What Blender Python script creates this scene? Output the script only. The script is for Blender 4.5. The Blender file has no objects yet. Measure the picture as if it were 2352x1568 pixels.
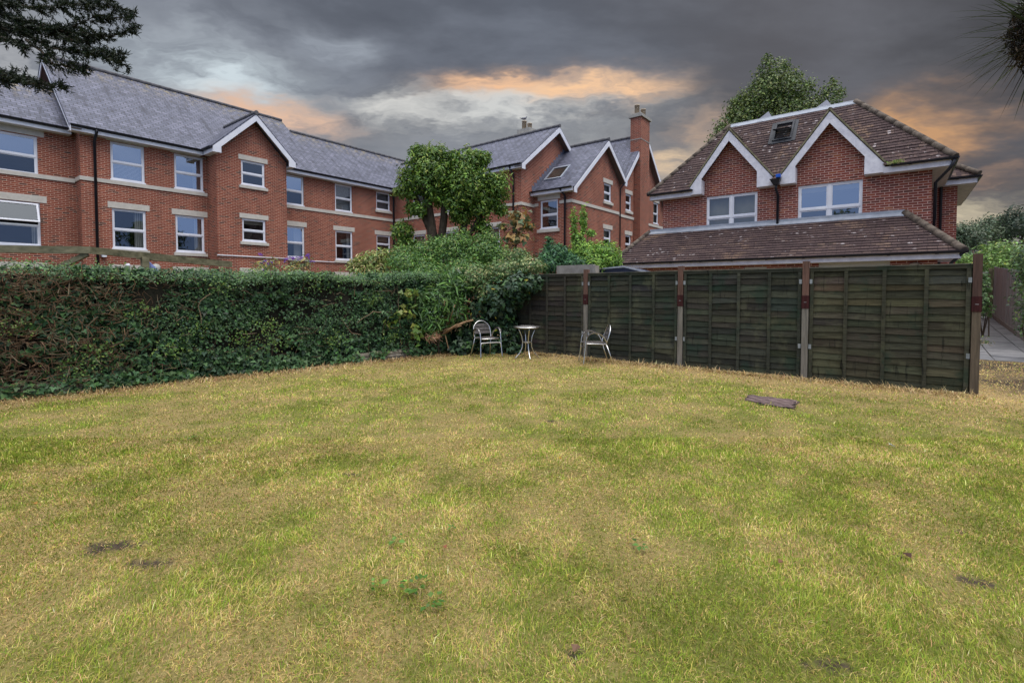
import bpy, math, random
import numpy as np
from mathutils import Vector, Matrix

rng = np.random.default_rng(7)
random.seed(7)
scene = bpy.context.scene
COL = scene.collection
R = math.radians

# ------------------------------------------------------------------ camera
# world axes follow the buildings: x runs away to the right along the long
# brick range, y runs away to the left along the timber fence
YAW = -math.atan2(.786, .618)
H = 1.5
cam = bpy.data.cameras.new('camera')
cam.sensor_width = 36.0
cam.lens = 36.0 * 1135.0 / 2352.0
cam.shift_y = -0.0325
cam.clip_end = 600
camo = bpy.data.objects.new('camera', cam)
camo.location = (0, 0, H)
camo.rotation_euler = (R(88.0), 0, YAW)
COL.objects.link(camo)
scene.camera = camo

# ------------------------------------------------------------------ light
SUN_EL, SUN_AZ = R(63), YAW + R(180 + 35)      # high, behind the camera's left shoulder
sun = bpy.data.lights.new('sun', 'SUN')
sun.energy = 1.3
sun.angle = R(25)
sun.color = (1.0, .95, .88)
so = bpy.data.objects.new('sun', sun)
so.rotation_euler = (R(90) - SUN_EL, 0, SUN_AZ + R(180))
so.location = (0, 0, 30)
COL.objects.link(so)

scene.view_settings.view_transform = 'Standard'
scene.view_settings.look = 'None'
scene.view_settings.exposure = 0.0
scene.view_settings.gamma = 1.0
scene.render.engine = 'CYCLES'
cy = scene.cycles
cy.max_bounces = 5
cy.diffuse_bounces = 2
cy.glossy_bounces = 2
cy.transmission_bounces = 3
cy.transparent_max_bounces = 6
cy.caustics_reflective = False
cy.caustics_refractive = False
cy.use_denoising = True


class NT:
    """small helper to write node trees"""
    def __init__(s, tree):
        s.t = tree; s.t.nodes.clear()
    def n(s, typ, ins=None, **kw):
        nd = s.t.nodes.new(typ)
        for k, v in kw.items(): setattr(nd, k, v)
        for k, v in (ins or {}).items(): s.set(nd, k, v)
        return nd
    def set(s, nd, k, v):
        sock = nd.inputs[k]
        if isinstance(v, bpy.types.NodeSocket): s.t.links.new(v, sock)
        elif isinstance(v, bpy.types.Node): s.t.links.new(v.outputs[0], sock)
        elif isinstance(v, (tuple, list)) and len(v) == 3 and sock.type == 'RGBA': sock.default_value = (*v, 1)
        else: sock.default_value = v
    def m(s, op, a, b=0.0, c=None):
        nd = s.n('ShaderNodeMath', {0: a, 1: b}, operation=op)
        if c is not None: s.set(nd, 2, c)
        return nd.outputs[0]
    def mix(s, f, a, b, bt='MIX'):
        nd = s.n('ShaderNodeMix', data_type='RGBA', blend_type=bt)
        s.set(nd, 0, f); s.set(nd, 6, a); s.set(nd, 7, b)
        return nd.outputs[2]
    def ramp(s, f, stops, interp='LINEAR'):
        nd = s.n('ShaderNodeValToRGB', {0: f})
        cr = nd.color_ramp; cr.interpolation = interp
        while len(cr.elements) < len(stops): cr.elements.new(.5)
        for e, (p, c) in zip(cr.elements, stops):
            e.position = p
            e.color = (*c, 1) if isinstance(c, (tuple, list)) else (c, c, c, 1)
        return nd.outputs[0]
    def mr(s, v, a, b, c=0.0, d=1.0, smooth=True):
        nd = s.n('ShaderNodeMapRange', {0: v, 1: a, 2: b, 3: c, 4: d})
        if smooth: nd.interpolation_type = 'SMOOTHSTEP'
        return nd.outputs[0]
    def noise(s, vec, scale, detail=4, rough=.55, dist=0.0, out=0):
        nd = s.n('ShaderNodeTexNoise', {'Scale': scale, 'Detail': detail, 'Roughness': rough, 'Distortion': dist})
        if vec is not None: s.set(nd, 'Vector', vec)
        return nd.outputs[out]


# ------------------------------------------------------------------ sky
world = bpy.data.worlds.new('World')
scene.world = world
world.use_nodes = True
def build_sky():
    w = NT(world.node_tree)
    g = w.n('ShaderNodeTexCoord').outputs['Generated']
    rot = w.n('ShaderNodeVectorRotate', {'Vector': g, 'Angle': -YAW}, rotation_type='Z_AXIS')  # +y = towards the lawn's far corner
    sep = w.n('ShaderNodeSeparateXYZ', {0: rot})
    x, y, z = sep.outputs
    az = w.m('MULTIPLY', w.m('ARCTAN2', x, y), 180 / math.pi)
    el = w.m('MULTIPLY', w.m('ARCSINE', z), 180 / math.pi)
    zz = w.m('ADD', w.m('MAXIMUM', z, 0.0), .22)
    px, py = w.m('DIVIDE', x, zz), w.m('DIVIDE', y, zz)
    cv = w.n('ShaderNodeCombineXYZ', {0: px, 1: w.m('MULTIPLY', py, 1.5), 2: 0.0})
    n1 = w.noise(cv, 1.25, 7, .56, .18)
    n2 = w.noise(cv, 2.2, 7, .58, .2)
    wc = w.n('ShaderNodeTexNoise', {'Vector': cv, 'Scale': 1.6, 'Detail': 5, 'Roughness': .62})
    wn = w.n('ShaderNodeSeparateXYZ', {0: wc.outputs[1]})
    azw = w.m('ADD', az, w.m('MULTIPLY', w.m('SUBTRACT', wn.outputs[0], .5), 18))
    elw = w.m('ADD', el, w.m('MULTIPLY', w.m('SUBTRACT', wn.outputs[1], .38), 11))
    base = w.ramp(n1, [(.28, (.078, .088, .112)), (.45, (.118, .132, .164)), (.58, (.178, .198, .242)), (.72, (.29, .32, .37))])
    warm = w.mr(azw, 0, 30)
    base = w.mix(w.m('MULTIPLY', warm, .55), base, (.105, .096, .098))
    # lighter bank lower down, on the left and in the middle
    low = w.m('MULTIPLY', w.mr(elw, 22, 14), w.mr(azw, 34, 18))
    base = w.mix(w.m('MULTIPLY', low, .8), base, w.ramp(n2, [(.3, (.21, .225, .26)), (.7, (.36, .375, .40))]))
    darkr = w.m('MULTIPLY', w.mr(azw, 34, 46), w.mr(elw, 10, 20))
    base = w.mix(w.m('MULTIPLY', darkr, .8), base, (.052, .052, .058))
    n3 = w.noise(w.n('ShaderNodeCombineXYZ', {0: w.m('MULTIPLY', azw, .09), 1: w.m('MULTIPLY', elw, .30), 2: 3.7}), 1.0, 7, .58, .25)
    def blob(col, a0, sa, e0, se, k=1.0, lo=.30, hi=.62):
        nonlocal base
        da = w.m('DIVIDE', w.m('SUBTRACT', azw, a0), sa)
        de = w.m('DIVIDE', w.m('SUBTRACT', elw, e0), se)
        q = w.m('ADD', w.m('MULTIPLY', da, da), w.m('MULTIPLY', de, de))
        f = w.m('MINIMUM', w.m('MULTIPLY', w.m('EXPONENT', w.m('MULTIPLY', q, -1.0)), 1.4), 1.0)
        tex = w.mr(n3, lo, hi, .15, 1.0)
        base = w.mix(w.m('MULTIPLY', w.m('MULTIPLY', f, tex), k), base, col)
    #BLOBS
    blob((.34, .37, .42), -33, 12, 21, 6.0, .7)
    blob((.62, .71, .76), -31, 6.5, 21.9, 2.2, 1.0)
    blob((.47, .48, .50), -45, 4, 20.5, 2.5)
    blob((.36, .40, .46), -20, 3.5, 26.5, 1.5, .8)
    blob((.78, .51, .36), -24, 4.6, 19.4, 1.25, 1.1)
    blob((.62, .63, .62), -1, 12, 20.4, 2.1, 1.1)
    blob((.64, .64, .62), -12, 4.5, 20.6, 1.7)
    blob((.88, .54, .33), -1, 6, 23.2, 1.15, 1.15)
    blob((.94, .60, .36), 9, 6.2, 22.1, 1.15, 1.15)
    blob((.74, .56, .38), 17.5, 5, 15.0, 2.0, 1.1)
    blob((.50, .36, .27), 23, 3.5, 18.5, 1.4, .8)
    blob((.56, .32, .17), 37.6, 3.4, 15.0, 2.4, 1.1)
    blob((.42, .265, .18), 41.5, 4.5, 10.6, 1.1)
    blob((.62, .54, .39), 42, 6, 7.6, 1.5)
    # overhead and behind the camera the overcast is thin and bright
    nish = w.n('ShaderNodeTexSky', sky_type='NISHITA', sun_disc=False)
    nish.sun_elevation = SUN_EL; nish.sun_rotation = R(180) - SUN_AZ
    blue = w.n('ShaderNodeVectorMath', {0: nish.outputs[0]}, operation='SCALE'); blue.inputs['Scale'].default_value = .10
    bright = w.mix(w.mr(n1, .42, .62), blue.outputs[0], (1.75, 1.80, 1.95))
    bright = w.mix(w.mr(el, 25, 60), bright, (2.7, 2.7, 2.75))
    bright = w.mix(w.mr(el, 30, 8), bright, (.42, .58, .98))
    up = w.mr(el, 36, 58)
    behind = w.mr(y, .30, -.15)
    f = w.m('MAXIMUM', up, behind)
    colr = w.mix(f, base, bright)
    colr = w.mix(w.mr(el, 0, -6), colr, (.12, .12, .09))
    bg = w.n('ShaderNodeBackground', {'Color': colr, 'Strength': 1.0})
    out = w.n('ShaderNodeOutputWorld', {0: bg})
build_sky()

# ------------------------------------------------------------------ materials
M = {}
def principled(name, build=None, color=(.5, .5, .5), rough=.6, metal=0.0, spec=.5):
    m = bpy.data.materials.new(name); m.use_nodes = True
    w = NT(m.node_tree)
    p = w.n('ShaderNodeBsdfPrincipled', {'Base Color': color, 'Roughness': rough, 'Metallic': metal})
    p.inputs['Specular IOR Level'].default_value = spec
    w.n('ShaderNodeOutputMaterial', {0: p})
    if build: build(w, p)
    M[name] = m
    return m

def bump(w, p, h, s=.3, d=.01):
    b = w.n('ShaderNodeBump', {'Strength': s, 'Distance': d, 'Height': h})
    w.set(p, 'Normal', b.outputs[0])

def brickmat(name, palette, mortar, bw=.225, rh=.075, ms=.011, rough=.85, stain=.35):
    def f(w, p):
        uv = w.n('ShaderNodeUVMap').outputs[0]
        b = w.n('ShaderNodeTexBrick', {'Vector': uv, 'Color1': (0, 0, 0), 'Color2': (1, 1, 1), 'Mortar': (.5, .5, .5),
                'Scale': 1.0, 'Mortar Size': ms, 'Mortar Smooth': .25, 'Bias': 0.0, 'Brick Width': bw, 'Row Height': rh})
        b.offset = .5
        c = w.ramp(b.outputs[0], palette)
        ob = w.n('ShaderNodeTexCoord').outputs['Object']
        n = w.noise(uv, 22, 4, .6)
        c = w.mix(.30, c, w.ramp(n, [(.3, (.25, .25, .25)), (.7, (.8, .8, .8))]), 'OVERLAY')
        c = w.mix(b.outputs[1], c, mortar)
        mpb = w.n('ShaderNodeMapping', {'Vector': ob, 'Scale': (1, 1, .28)}); big = w.noise(mpb, .9, 6, .68)
        c = w.mix(stain, c, w.ramp(big, [(.3, (.62, .62, .62)), (.7, (1.25, 1.22, 1.2))]), 'MULTIPLY')
        w.set(p, 'Base Color', c)
        h = w.m('ADD', w.m('MULTIPLY', w.m('SUBTRACT', 1.0, b.outputs[1]), 1.0), w.m('MULTIPLY', n, .3))
        bump(w, p, h, .5, .008)
    return principled(name, f, rough=rough, spec=.12)

brickmat('brick_red', [(0, (.075, .042, .038)), (.06, (.12, .045, .035)), (.12, (.195, .045, .028)), (.45, (.235, .053, .032)),
                       (.75, (.265, .066, .038)), (1, (.305, .090, .053))], (.47, .30, .225), ms=.0115, stain=.7)
brickmat('brick_plum', [(0, (.11, .045, .038)), (.2, (.17, .047, .038)), (.5, (.205, .052, .040)), (.8, (.25, .068, .046)), (.95, (.28, .10, .05)), (1, (.22, .11, .09))],
         (.54, .36, .31), ms=.010, stain=.45)

def slate(w, p):
    uv = w.n('ShaderNodeUVMap').outputs[0]
    b = w.n('ShaderNodeTexBrick', {'Vector': uv, 'Color1': (0, 0, 0), 'Color2': (1, 1, 1), 'Mortar': (0, 0, 0), 'Scale': 1.0,
            'Mortar Size': .017, 'Mortar Smooth': .1, 'Bias': 0.0, 'Brick Width': .30, 'Row Height': .19})
    c = w.ramp(b.outputs[0], [(0, (.078, .084, .118)), (.35, (.096, .103, .146)), (.7, (.114, .121, .170)), (1, (.142, .148, .205))])
    ob = w.n('ShaderNodeTexCoord').outputs['Object']
    mp = w.n('ShaderNodeMapping', {'Vector': uv, 'Scale': (2.2, .35, 1)})
    st = w.noise(mp, 1.6, 6, .65)
    c = w.mix(.75, c, w.ramp(st, [(.36, (.34, .34, .37)), (.47, (.95, .95, .96)), (.70, (1.4, 1.37, 1.33))]), 'MULTIPLY')
    n = w.noise(uv, 9, 5, .65)
    c = w.mix(w.m('MULTIPLY', w.mr(n, .62, .70), .55), c, (.06, .06, .07))
    att = w.n('ShaderNodeAttribute', attribute_name='Col')
    lich = w.m('MULTIPLY', w.m('SUBTRACT', 1.0, w.n('ShaderNodeSeparateColor', {0: att.outputs[0]}).outputs[2]), w.mr(w.noise(uv, 3.2, 6, .7), .46, .66))
    c = w.mix(w.m('MULTIPLY', lich, .9), c, (.30, .24, .12))
    c = w.mix(b.outputs[1], c, (.045, .047, .06))
    w.set(p, 'Base Color', c)
    sep = w.n('ShaderNodeSeparateXYZ', {0: uv})
    saw = w.m('SUBTRACT', 1.0, w.m('FRACT', w.m('DIVIDE', sep.outputs[1], .19)))
    bump(w, p, w.m('ADD', saw, w.m('MULTIPLY', b.outputs[0], .35)), .55, .012)
principled('slate', slate, rough=.6, spec=.25)

def tiles(w, p):
    uv = w.n('ShaderNodeUVMap').outputs[0]
    b = w.n('ShaderNodeTexBrick', {'Vector': uv, 'Color1': (0, 0, 0), 'Color2': (1, 1, 1), 'Mortar': (0, 0, 0), 'Scale': 1.0,
            'Mortar Size': .006, 'Mortar Smooth': .1, 'Bias': 0.0, 'Brick Width': .21, 'Row Height': .145})
    c = w.ramp(b.outputs[0], [(0, (.060, .043, .044)), (.4, (.077, .054, .054)), (.8, (.092, .064, .062)), (1, (.120, .085, .075))])
    mp = w.n('ShaderNodeMapping', {'Vector': uv, 'Scale': (1, .15, 1)})
    st = w.noise(mp, 1.1, 4, .6)
    c = w.mix(w.m('MULTIPLY', w.mr(st, .56, .68), .5), c, (.25, .165, .11))
    n = w.noise(uv, 5, 6, .7)
    c = w.mix(w.m('MULTIPLY', w.mr(n, .58, .68), .8), c, (.045, .038, .028))
    vo = w.n('ShaderNodeTexVoronoi', {'Vector': uv, 'Scale': 5.5, 'Randomness': 1.0})
    gate = w.n('ShaderNodeSeparateColor', {0: vo.outputs[1]})
    size = w.m('MULTIPLY', gate.outputs[0], .36)
    spot = w.m('MULTIPLY', w.m('LESS_THAN', vo.outputs[0], size), w.m('GREATER_THAN', gate.outputs[1], .35))
    patch = w.mr(w.noise(uv, .9, 4, .6), .38, .56)
    c = w.mix(w.m('MULTIPLY', w.m('MULTIPLY', spot, patch), .7), c, (.42, .38, .39))
    sep = w.n('ShaderNodeSeparateXYZ', {0: uv})
    fr = w.m('FRACT', w.m('DIVIDE', sep.outputs[1], .145))
    c = w.mix(w.m('MAXIMUM', b.outputs[1], 0.0), c, (.022, .016, .018))
    w.set(p, 'Base Color', c)
    saw = w.m('SUBTRACT', 1.0, fr)
    bump(w, p, w.m('ADD', saw, w.m('MULTIPLY', n, .5)), .9, .02)
principled('roof_tile', tiles, rough=.9, spec=.08)

def noisy(name, c1, c2, scale=6, rough=.7, stretch=(1, 1, 1), bs=.15, spec=.3, metal=0.0, useattr=False, coord='Object'):
    def f(w, p):
        ob = w.n('ShaderNodeTexCoord').outputs[coord]
        mp = w.n('ShaderNodeMapping', {'Vector': ob, 'Scale': stretch})
        n = w.noise(mp, scale, 7, .62)
        c = w.ramp(n, [(.3, c1), (.7, c2)])
        if useattr:
            a = w.n('ShaderNodeAttribute', attribute_name='Col')
            c = w.mix(1.0, c, a.outputs[0], 'MULTIPLY')
        w.set(p, 'Base Color', c)
        if bs: bump(w, p, n, bs, .01)
    return principled(name, f, rough=rough, spec=spec, metal=metal)

noisy('white_paint', (.66, .67, .74), (.80, .81, .86), 2.5, .45, bs=.03)
noisy('old_white', (.50, .50, .57), (.74, .74, .80), 5, .55, bs=.08)
noisy('cream_stone', (.47, .44, .39), (.60, .56, .50), 5, .8)
noisy('grey_stone', (.26, .25, .23), (.40, .38, .34), 5, .85)
noisy('soffit', (.17, .125, .115), (.21, .155, .14), 3, .7, bs=.03)
noisy('black_plastic', (.012, .013, .019), (.022, .023, .032), 3, .4, bs=0)
noisy('lead', (.24, .265, .31), (.36, .39, .45), 4, .5, bs=.1)
noisy('lead_dark', (.10, .11, .15), (.17, .18, .23), 6, .5, bs=.1)
noisy('ridge_tile', (.055, .042, .034), (.16, .13, .105), 9, .9, bs=.5)
noisy('ridge_slate', (.06, .062, .075), (.13, .125, .13), 7, .8, bs=.3)
noisy('clay_pot', (.36, .28, .20), (.50, .40, .29), 6, .85)
noisy('room_dark', (.012, .012, .013), (.035, .032, .03), 1.5, .9, bs=0)  # near-black colour stands in for unlit interiors
def fencewood(w, p):
    ob = w.n('ShaderNodeTexCoord').outputs['Object']
    a = w.n('ShaderNodeAttribute', attribute_name='Col').outputs[0]
    gr = w.noise(w.n('ShaderNodeMapping', {'Vector': ob, 'Scale': (1, 1.5, 22)}), 2.6, 7, .65)
    c = w.mix(1.0, a, w.ramp(gr, [(.3, (.5, .48, .45)), (.7, (1.45, 1.45, 1.4))]), 'MULTIPLY')
    pt = w.noise(ob, 1.7, 6, .7)
    c = w.mix(w.m('MULTIPLY', w.mr(pt, .50, .66), .5), c, (.105, .105, .062))
    pg = w.noise(w.n('ShaderNodeMapping', {'Vector': ob, 'Location': (3, 7, 1)}), 2.3, 5, .65)
    c = w.mix(w.m('MULTIPLY', w.mr(pg, .54, .68), .55), c, (.020, .042, .028))
    dr = w.noise(w.n('ShaderNodeMapping', {'Vector': ob, 'Scale': (4, 16, 1.6)}), 1.4, 4, .6)
    c = w.mix(w.m('MULTIPLY', w.mr(dr, .60, .68), .75), c, (.010, .011, .010))
    kn = w.n('ShaderNodeTexVoronoi', {'Vector': ob, 'Scale': 6.0}); c = w.mix(w.m('MULTIPLY', w.mr(kn.outputs[0], .09, .03), .6), c, (.012, .012, .010))
    w.set(p, 'Base Color', c); bump(w, p, gr, .35, .01)
principled('fence_wood', fencewood, rough=.85, spec=.1)
noisy('post_wood', (.55, .55, .55), (1.25, 1.2, 1.2), 4, .8, (8, 8, .6), bs=.25, spec=.15, useattr=True)
noisy('pergola_wood', (.085, .085, .05), (.28, .255, .16), 3.2, .85, (1.5, 1.5, 3), bs=.3, spec=.15)
noisy('galv', (.20, .22, .23), (.34, .36, .37), 8, .6, metal=.3)
noisy('grey_wood', (.055, .050, .050), (.155, .14, .135), 5, .85, (8, 1, 6), bs=.3, spec=.06)
noisy('alu', (.62, .62, .62), (.78, .76, .74), 5, .28, metal=1.0, bs=0)
noisy('concrete', (.20, .185, .17), (.33, .31, .285), 6, .9, bs=.2)
noisy('paving', (.13, .13, .137), (.24, .235, .24), 3, .85, bs=.2)
noisy('rubble', (.10, .085, .06), (.30, .27, .22), 9, .9, (1, 1, 3), bs=.8)
noisy('bark', (.022, .017, .012), (.085, .064, .044), 7, .9, (3, 3, .8), bs=.8)
noisy('twig', (.55, .5, .45), (1.3, 1.25, 1.2), 20, .9, useattr=True, bs=.2)
noisy('shed_blue', (.020, .026, .055), (.035, .045, .085), 3, .5)
noisy('board_grey', (.22, .215, .215), (.38, .37, .37), 2.5, .85, (6, 6, .5), bs=.2)
noisy('garage_white', (.46, .46, .42), (.54, .54, .49), 2, .5, bs=.03)
noisy('blue_cloth', (.15, .19, .42), (.24, .29, .55), 6, .8)
noisy('blue_plastic', (.01, .06, .35), (.02, .12, .55), 4, .3, bs=0)
noisy('mat_brown', (.6, .6, .6), (1.3, 1.3, 1.3), 14, .85, bs=.3, useattr=True)
noisy('dark_metal', (.018, .02, .026), (.04, .044, .055), 6, .6, bs=.05)
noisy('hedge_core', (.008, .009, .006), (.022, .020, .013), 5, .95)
noisy('feather', (.12, .12, .14), (.30, .30, .33), 6, .8)
noisy('paper', (.75, .75, .78), (.85, .85, .88), 6, .8)
noisy('far_earth', (.05, .055, .03), (.10, .09, .05), .4, .95)

def curtain(w, p):
    uv = w.n('ShaderNodeTexCoord').outputs['Object']
    wv = w.n('ShaderNodeTexWave', {'Vector': uv, 'Scale': 4.5, 'Distortion': 1.2, 'Detail': 2})
    w.set(p, 'Base Color', w.ramp(wv.outputs[0], [(0, (.22, .21, .20)), (1, (.55, .53, .50))]))
principled('curtain', curtain, rough=.9)
def blind(w, p):
    uv = w.n('ShaderNodeTexCoord').outputs['Object']
    sx = w.n('ShaderNodeSeparateXYZ', {0: uv})
    fr = w.m('FRACT', w.m('DIVIDE', sx.outputs[2], .055))
    w.set(p, 'Base Color', w.ramp(fr, [(0, (.03, .03, .03)), (.35, (.10, .10, .10)), (.6, (.62, .62, .62)), (1, (.5, .5, .5))]))
principled('slat_blind', blind, rough=.6)
noisy('cream_blind', (.42, .37, .26), (.52, .46, .33), 3, .8, bs=0)

def glassmat(name, refl, tint):
    m = bpy.data.materials.new(name); m.use_nodes = True
    w = NT(m.node_tree)
    ob = w.n('ShaderNodeTexCoord').outputs['Object']
    n = w.noise(ob, .9, 2, .5)
    b = w.n('ShaderNodeBump', {'Strength': .04, 'Distance': .05, 'Height': n})
    gl = w.n('ShaderNodeBsdfGlossy', {'Color': (.86, .93, 1.0), 'Roughness': .015, 'Normal': b.outputs[0]})
    tr = w.n('ShaderNodeBsdfTransparent', {'Color': tint})
    mx = w.n('ShaderNodeMixShader', {0: refl, 1: tr, 2: gl})
    w.n('ShaderNodeOutputMaterial', {0: mx})
    M[name] = m
glassmat('glass_sky', .33, (.55, .58, .6))
glassmat('glass_dim', .10, (.62, .65, .66))
glassmat('glass_mid', .20, (.6, .62, .64))

def leafmat(name, rough=.45, trans=.25, spec=.35):
    m = bpy.data.materials.new(name); m.use_nodes = True
    w = NT(m.node_tree)
    a = w.n('ShaderNodeAttribute', attribute_name='Col').outputs[0]
    p = w.n('ShaderNodeBsdfPrincipled', {'Base Color': a, 'Roughness': rough})
    p.inputs['Specular IOR Level'].default_value = spec
    t = w.n('ShaderNodeBsdfTranslucent', {'Color': a})
    mx = w.n('ShaderNodeMixShader', {0: trans, 1: p, 2: t})
    w.n('ShaderNodeOutputMaterial', {0: mx})
    M[name] = m
leafmat('leaf')
leafmat('leaf_glossy', .45, .15, .28)
leafmat('grass', .75, .25, .04)
def lawnbase(w, p):
    a = w.n('ShaderNodeAttribute', attribute_name='Col').outputs[0]
    ob = w.n('ShaderNodeTexCoord').outputs['Object']
    n = w.noise(ob, 40, 5, .7)
    w.set(p, 'Base Color', w.mix(.7, a, w.ramp(n, [(.3, (.45, .45, .45)), (.7, (1.3, 1.3, 1.3))]), 'MULTIPLY'))
    bump(w, p, n, .6, .02)
principled('lawn_soil', lawnbase, rough=.95, spec=.1)

# ------------------------------------------------------------------ mesh helpers
def link(o, parent=None):
    COL.objects.link(o)
    if parent is not None: o.parent = parent
    return o

def tag(o, label=None, cat=None, group=None, kind=None):
    if label: o['label'] = label
    if cat: o['category'] = cat
    if group: o['group'] = group
    if kind: o['kind'] = kind
    return o

ORG = {}
def empty(name, loc, label=None, cat=None, group=None):
    e = bpy.data.objects.new(name, None)
    e.location = loc; e.empty_display_size = .2
    COL.objects.link(e); ORG[e.name] = Vector(loc)
    tag(e, label, cat, group)
    return e

def origin_of(parent):
    o = Vector((0, 0, 0))
    while parent is not None:
        o += Vector(parent.location); parent = parent.parent
    return o

class MB:
    def __init__(s): s.v = []; s.f = []; s.c = []; s.smooth = False
    def face(s, pts, col=(1, 1, 1)):
        i = len(s.v); s.v += [tuple(p) for p in pts]; s.f.append(tuple(range(i, i + len(pts)))); s.c.append(col)
    def box(s, x0, x1, y0, y1, z0, z1, col=(1, 1, 1)):
        x0, x1 = sorted((x0, x1)); y0, y1 = sorted((y0, y1)); z0, z1 = sorted((z0, z1))
        s.hexa([(x0, y0, z0), (x1, y0, z0), (x1, y1, z0), (x0, y1, z0), (x0, y0, z1), (x1, y0, z1), (x1, y1, z1), (x0, y1, z1)], col)
    def hexa(s, p, col=(1, 1, 1)):
        for q in ((0, 3, 2, 1), (4, 5, 6, 7), (0, 1, 5, 4), (1, 2, 6, 5), (2, 3, 7, 6), (3, 0, 4, 7)):
            s.face([p[k] for k in q], col)
    def bar(s, p, q, w, h, col=(1, 1, 1), up=(0, 0, 1)):
        p, q = Vector(p), Vector(q); d = (q - p).normalized()
        sd = d.cross(Vector(up))
        if sd.length < 1e-4: sd = d.cross(Vector((1, 0, 0)))
        sd.normalize(); u = sd.cross(d).normalized()
        a, b = sd * w / 2, u * h / 2
        s.hexa([p - a - b, p + a - b, q + a - b, q - a - b, p - a + b, p + a + b, q + a + b, q - a + b], col)
    def prism(s, poly, off, col=(1, 1, 1)):
        off = Vector(off); A = [Vector(p) for p in poly]; B = [p + off for p in A]
        s.face(A, col); s.face(B[::-1], col)
        for i in range(len(A)):
            j = (i + 1) % len(A); s.face([A[j], A[i], B[i], B[j]], col)
    def slab(s, poly, th, col=(1, 1, 1)):
        A = [Vector(p) for p in poly]
        n = (A[1] - A[0]).cross(A[2] - A[0]).normalized()
        if n.z < 0: A = A[::-1]; n = -n
        s.prism(A, -n * th, col)
    def tube(s, pts, r, n=8, col=(1, 1, 1), cap=True):
        pts = [Vector(p) for p in pts]
        rs = r if isinstance(r, (list, tuple)) else [r] * len(pts)
        i0 = len(s.v); u = None
        for k, p in enumerate(pts):
            d = (pts[min(k + 1, len(pts) - 1)] - pts[max(k - 1, 0)]).normalized()
            if u is None:
                u = d.cross(Vector((0, 0, 1)))
                if u.length < 1e-3: u = d.cross(Vector((1, 0, 0)))
            u = (u - d * u.dot(d)).normalized(); w = d.cross(u)
            for j in range(n):
                a = 2 * math.pi * j / n
                s.v.append(tuple(p + (u * math.cos(a) + w * math.sin(a)) * rs[k]))
        for k in range(len(pts) - 1):
            for j in range(n):
                a, b = i0 + k * n + j, i0 + k * n + (j + 1) % n
                s.f.append((a, b, b + n, a + n)); s.c.append(col)
        if cap:
            s.f.append(tuple(i0 + j for j in range(n))[::-1]); s.c.append(col)
            e = i0 + (len(pts) - 1) * n
            s.f.append(tuple(e + j for j in range(n))); s.c.append(col)
        s.smooth = True
    def lathe(s, c, prof, n=20, col=(1, 1, 1)):
        i0 = len(s.v)
        for (r, z) in prof:
            for j in range(n):
                a = 2 * math.pi * j / n; s.v.append((c[0] + r * math.cos(a), c[1] + r * math.sin(a), c[2] + z))
        for k in range(len(prof) - 1):
            for j in range(n):
                a, b = i0 + k * n + j, i0 + k * n + (j + 1) % n
                s.f.append((a, b, b + n, a + n)); s.c.append(col)
        s.f.append(tuple(i0 + j for j in range(n))[::-1]); s.c.append(col)
        e = i0 + (len(prof) - 1) * n
        s.f.append(tuple(e + j for j in range(n))); s.c.append(col)
        s.smooth = True
    def build(s, name, mat, parent=None, loc=None):
        org = origin_of(parent)
        base = Vector(loc) if loc is not None else Vector((0, 0, 0))
        if parent is None: off = base
        else: off = org
        me = bpy.data.meshes.new(name)
        me.from_pydata([tuple(Vector(v) - off) for v in s.v], [], s.f)
        UV = np.zeros((len(me.loops), 2), np.float32); CA = np.ones((len(me.loops), 4), np.float32)
        for poly, c in zip(me.polygons, s.c):
            n = poly.normal
            if abs(n.z) > .995: t = Vector((1, 0, 0)); b = Vector((0, 1, 0))
            else:
                t = Vector((-n.y, n.x, 0)).normalized(); b = n.cross(t)
                if b.z < 0: b = -b
                if abs(t.x) > abs(t.y): t = t if t.x > 0 else -t
                else: t = t if t.y > 0 else -t
            for li, vi in zip(poly.loop_indices, poly.vertices):
                p = Vector(s.v[vi])
                UV[li] = (p.dot(t), p.dot(b))
                CA[li, :3] = c(p) if callable(c) else c
        me.uv_layers.new(name='UVMap').data.foreach_set('uv', UV.ravel())
        me.color_attributes.new('Col', 'FLOAT_COLOR', 'CORNER').data.foreach_set('color', CA.ravel())
        if s.smooth:
            for p in me.polygons: p.use_smooth = len(p.vertices) == 4
        me.materials.append(M[mat])
        o = bpy.data.objects.new(name, me)
        if parent is None: o.location = base
        return link(o, parent)

def np_mesh(name, verts, faces_idx, face_len, cols, mat, parent=None, smooth=False):
    """verts (N,3), flat loop indices, loop counts per face, per-vertex colours (N,3)"""
    off = np.array(origin_of(parent))
    me = bpy.data.meshes.new(name)
    me.vertices.add(len(verts)); me.vertices.foreach_set('co', (verts - off).astype(np.float32).ravel())
    me.loops.add(len(faces_idx)); me.loops.foreach_set('vertex_index', faces_idx.astype(np.int32))
    st = np.concatenate(([0], np.cumsum(face_len)[:-1])).astype(np.int32)
    me.polygons.add(len(face_len)); me.polygons.foreach_set('loop_start', st)
    me.polygons.foreach_set('loop_total', face_len.astype(np.int32))
    me.update(calc_edges=True)
    ca = me.color_attributes.new('Col', 'FLOAT_COLOR', 'POINT')
    c4 = np.ones((len(verts), 4), np.float32); c4[:, :3] = cols
    ca.data.foreach_set('color', c4.ravel())
    me.materials.append(M[mat])
    o = bpy.data.objects.new(name, me)
    return link(o, parent)

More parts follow.
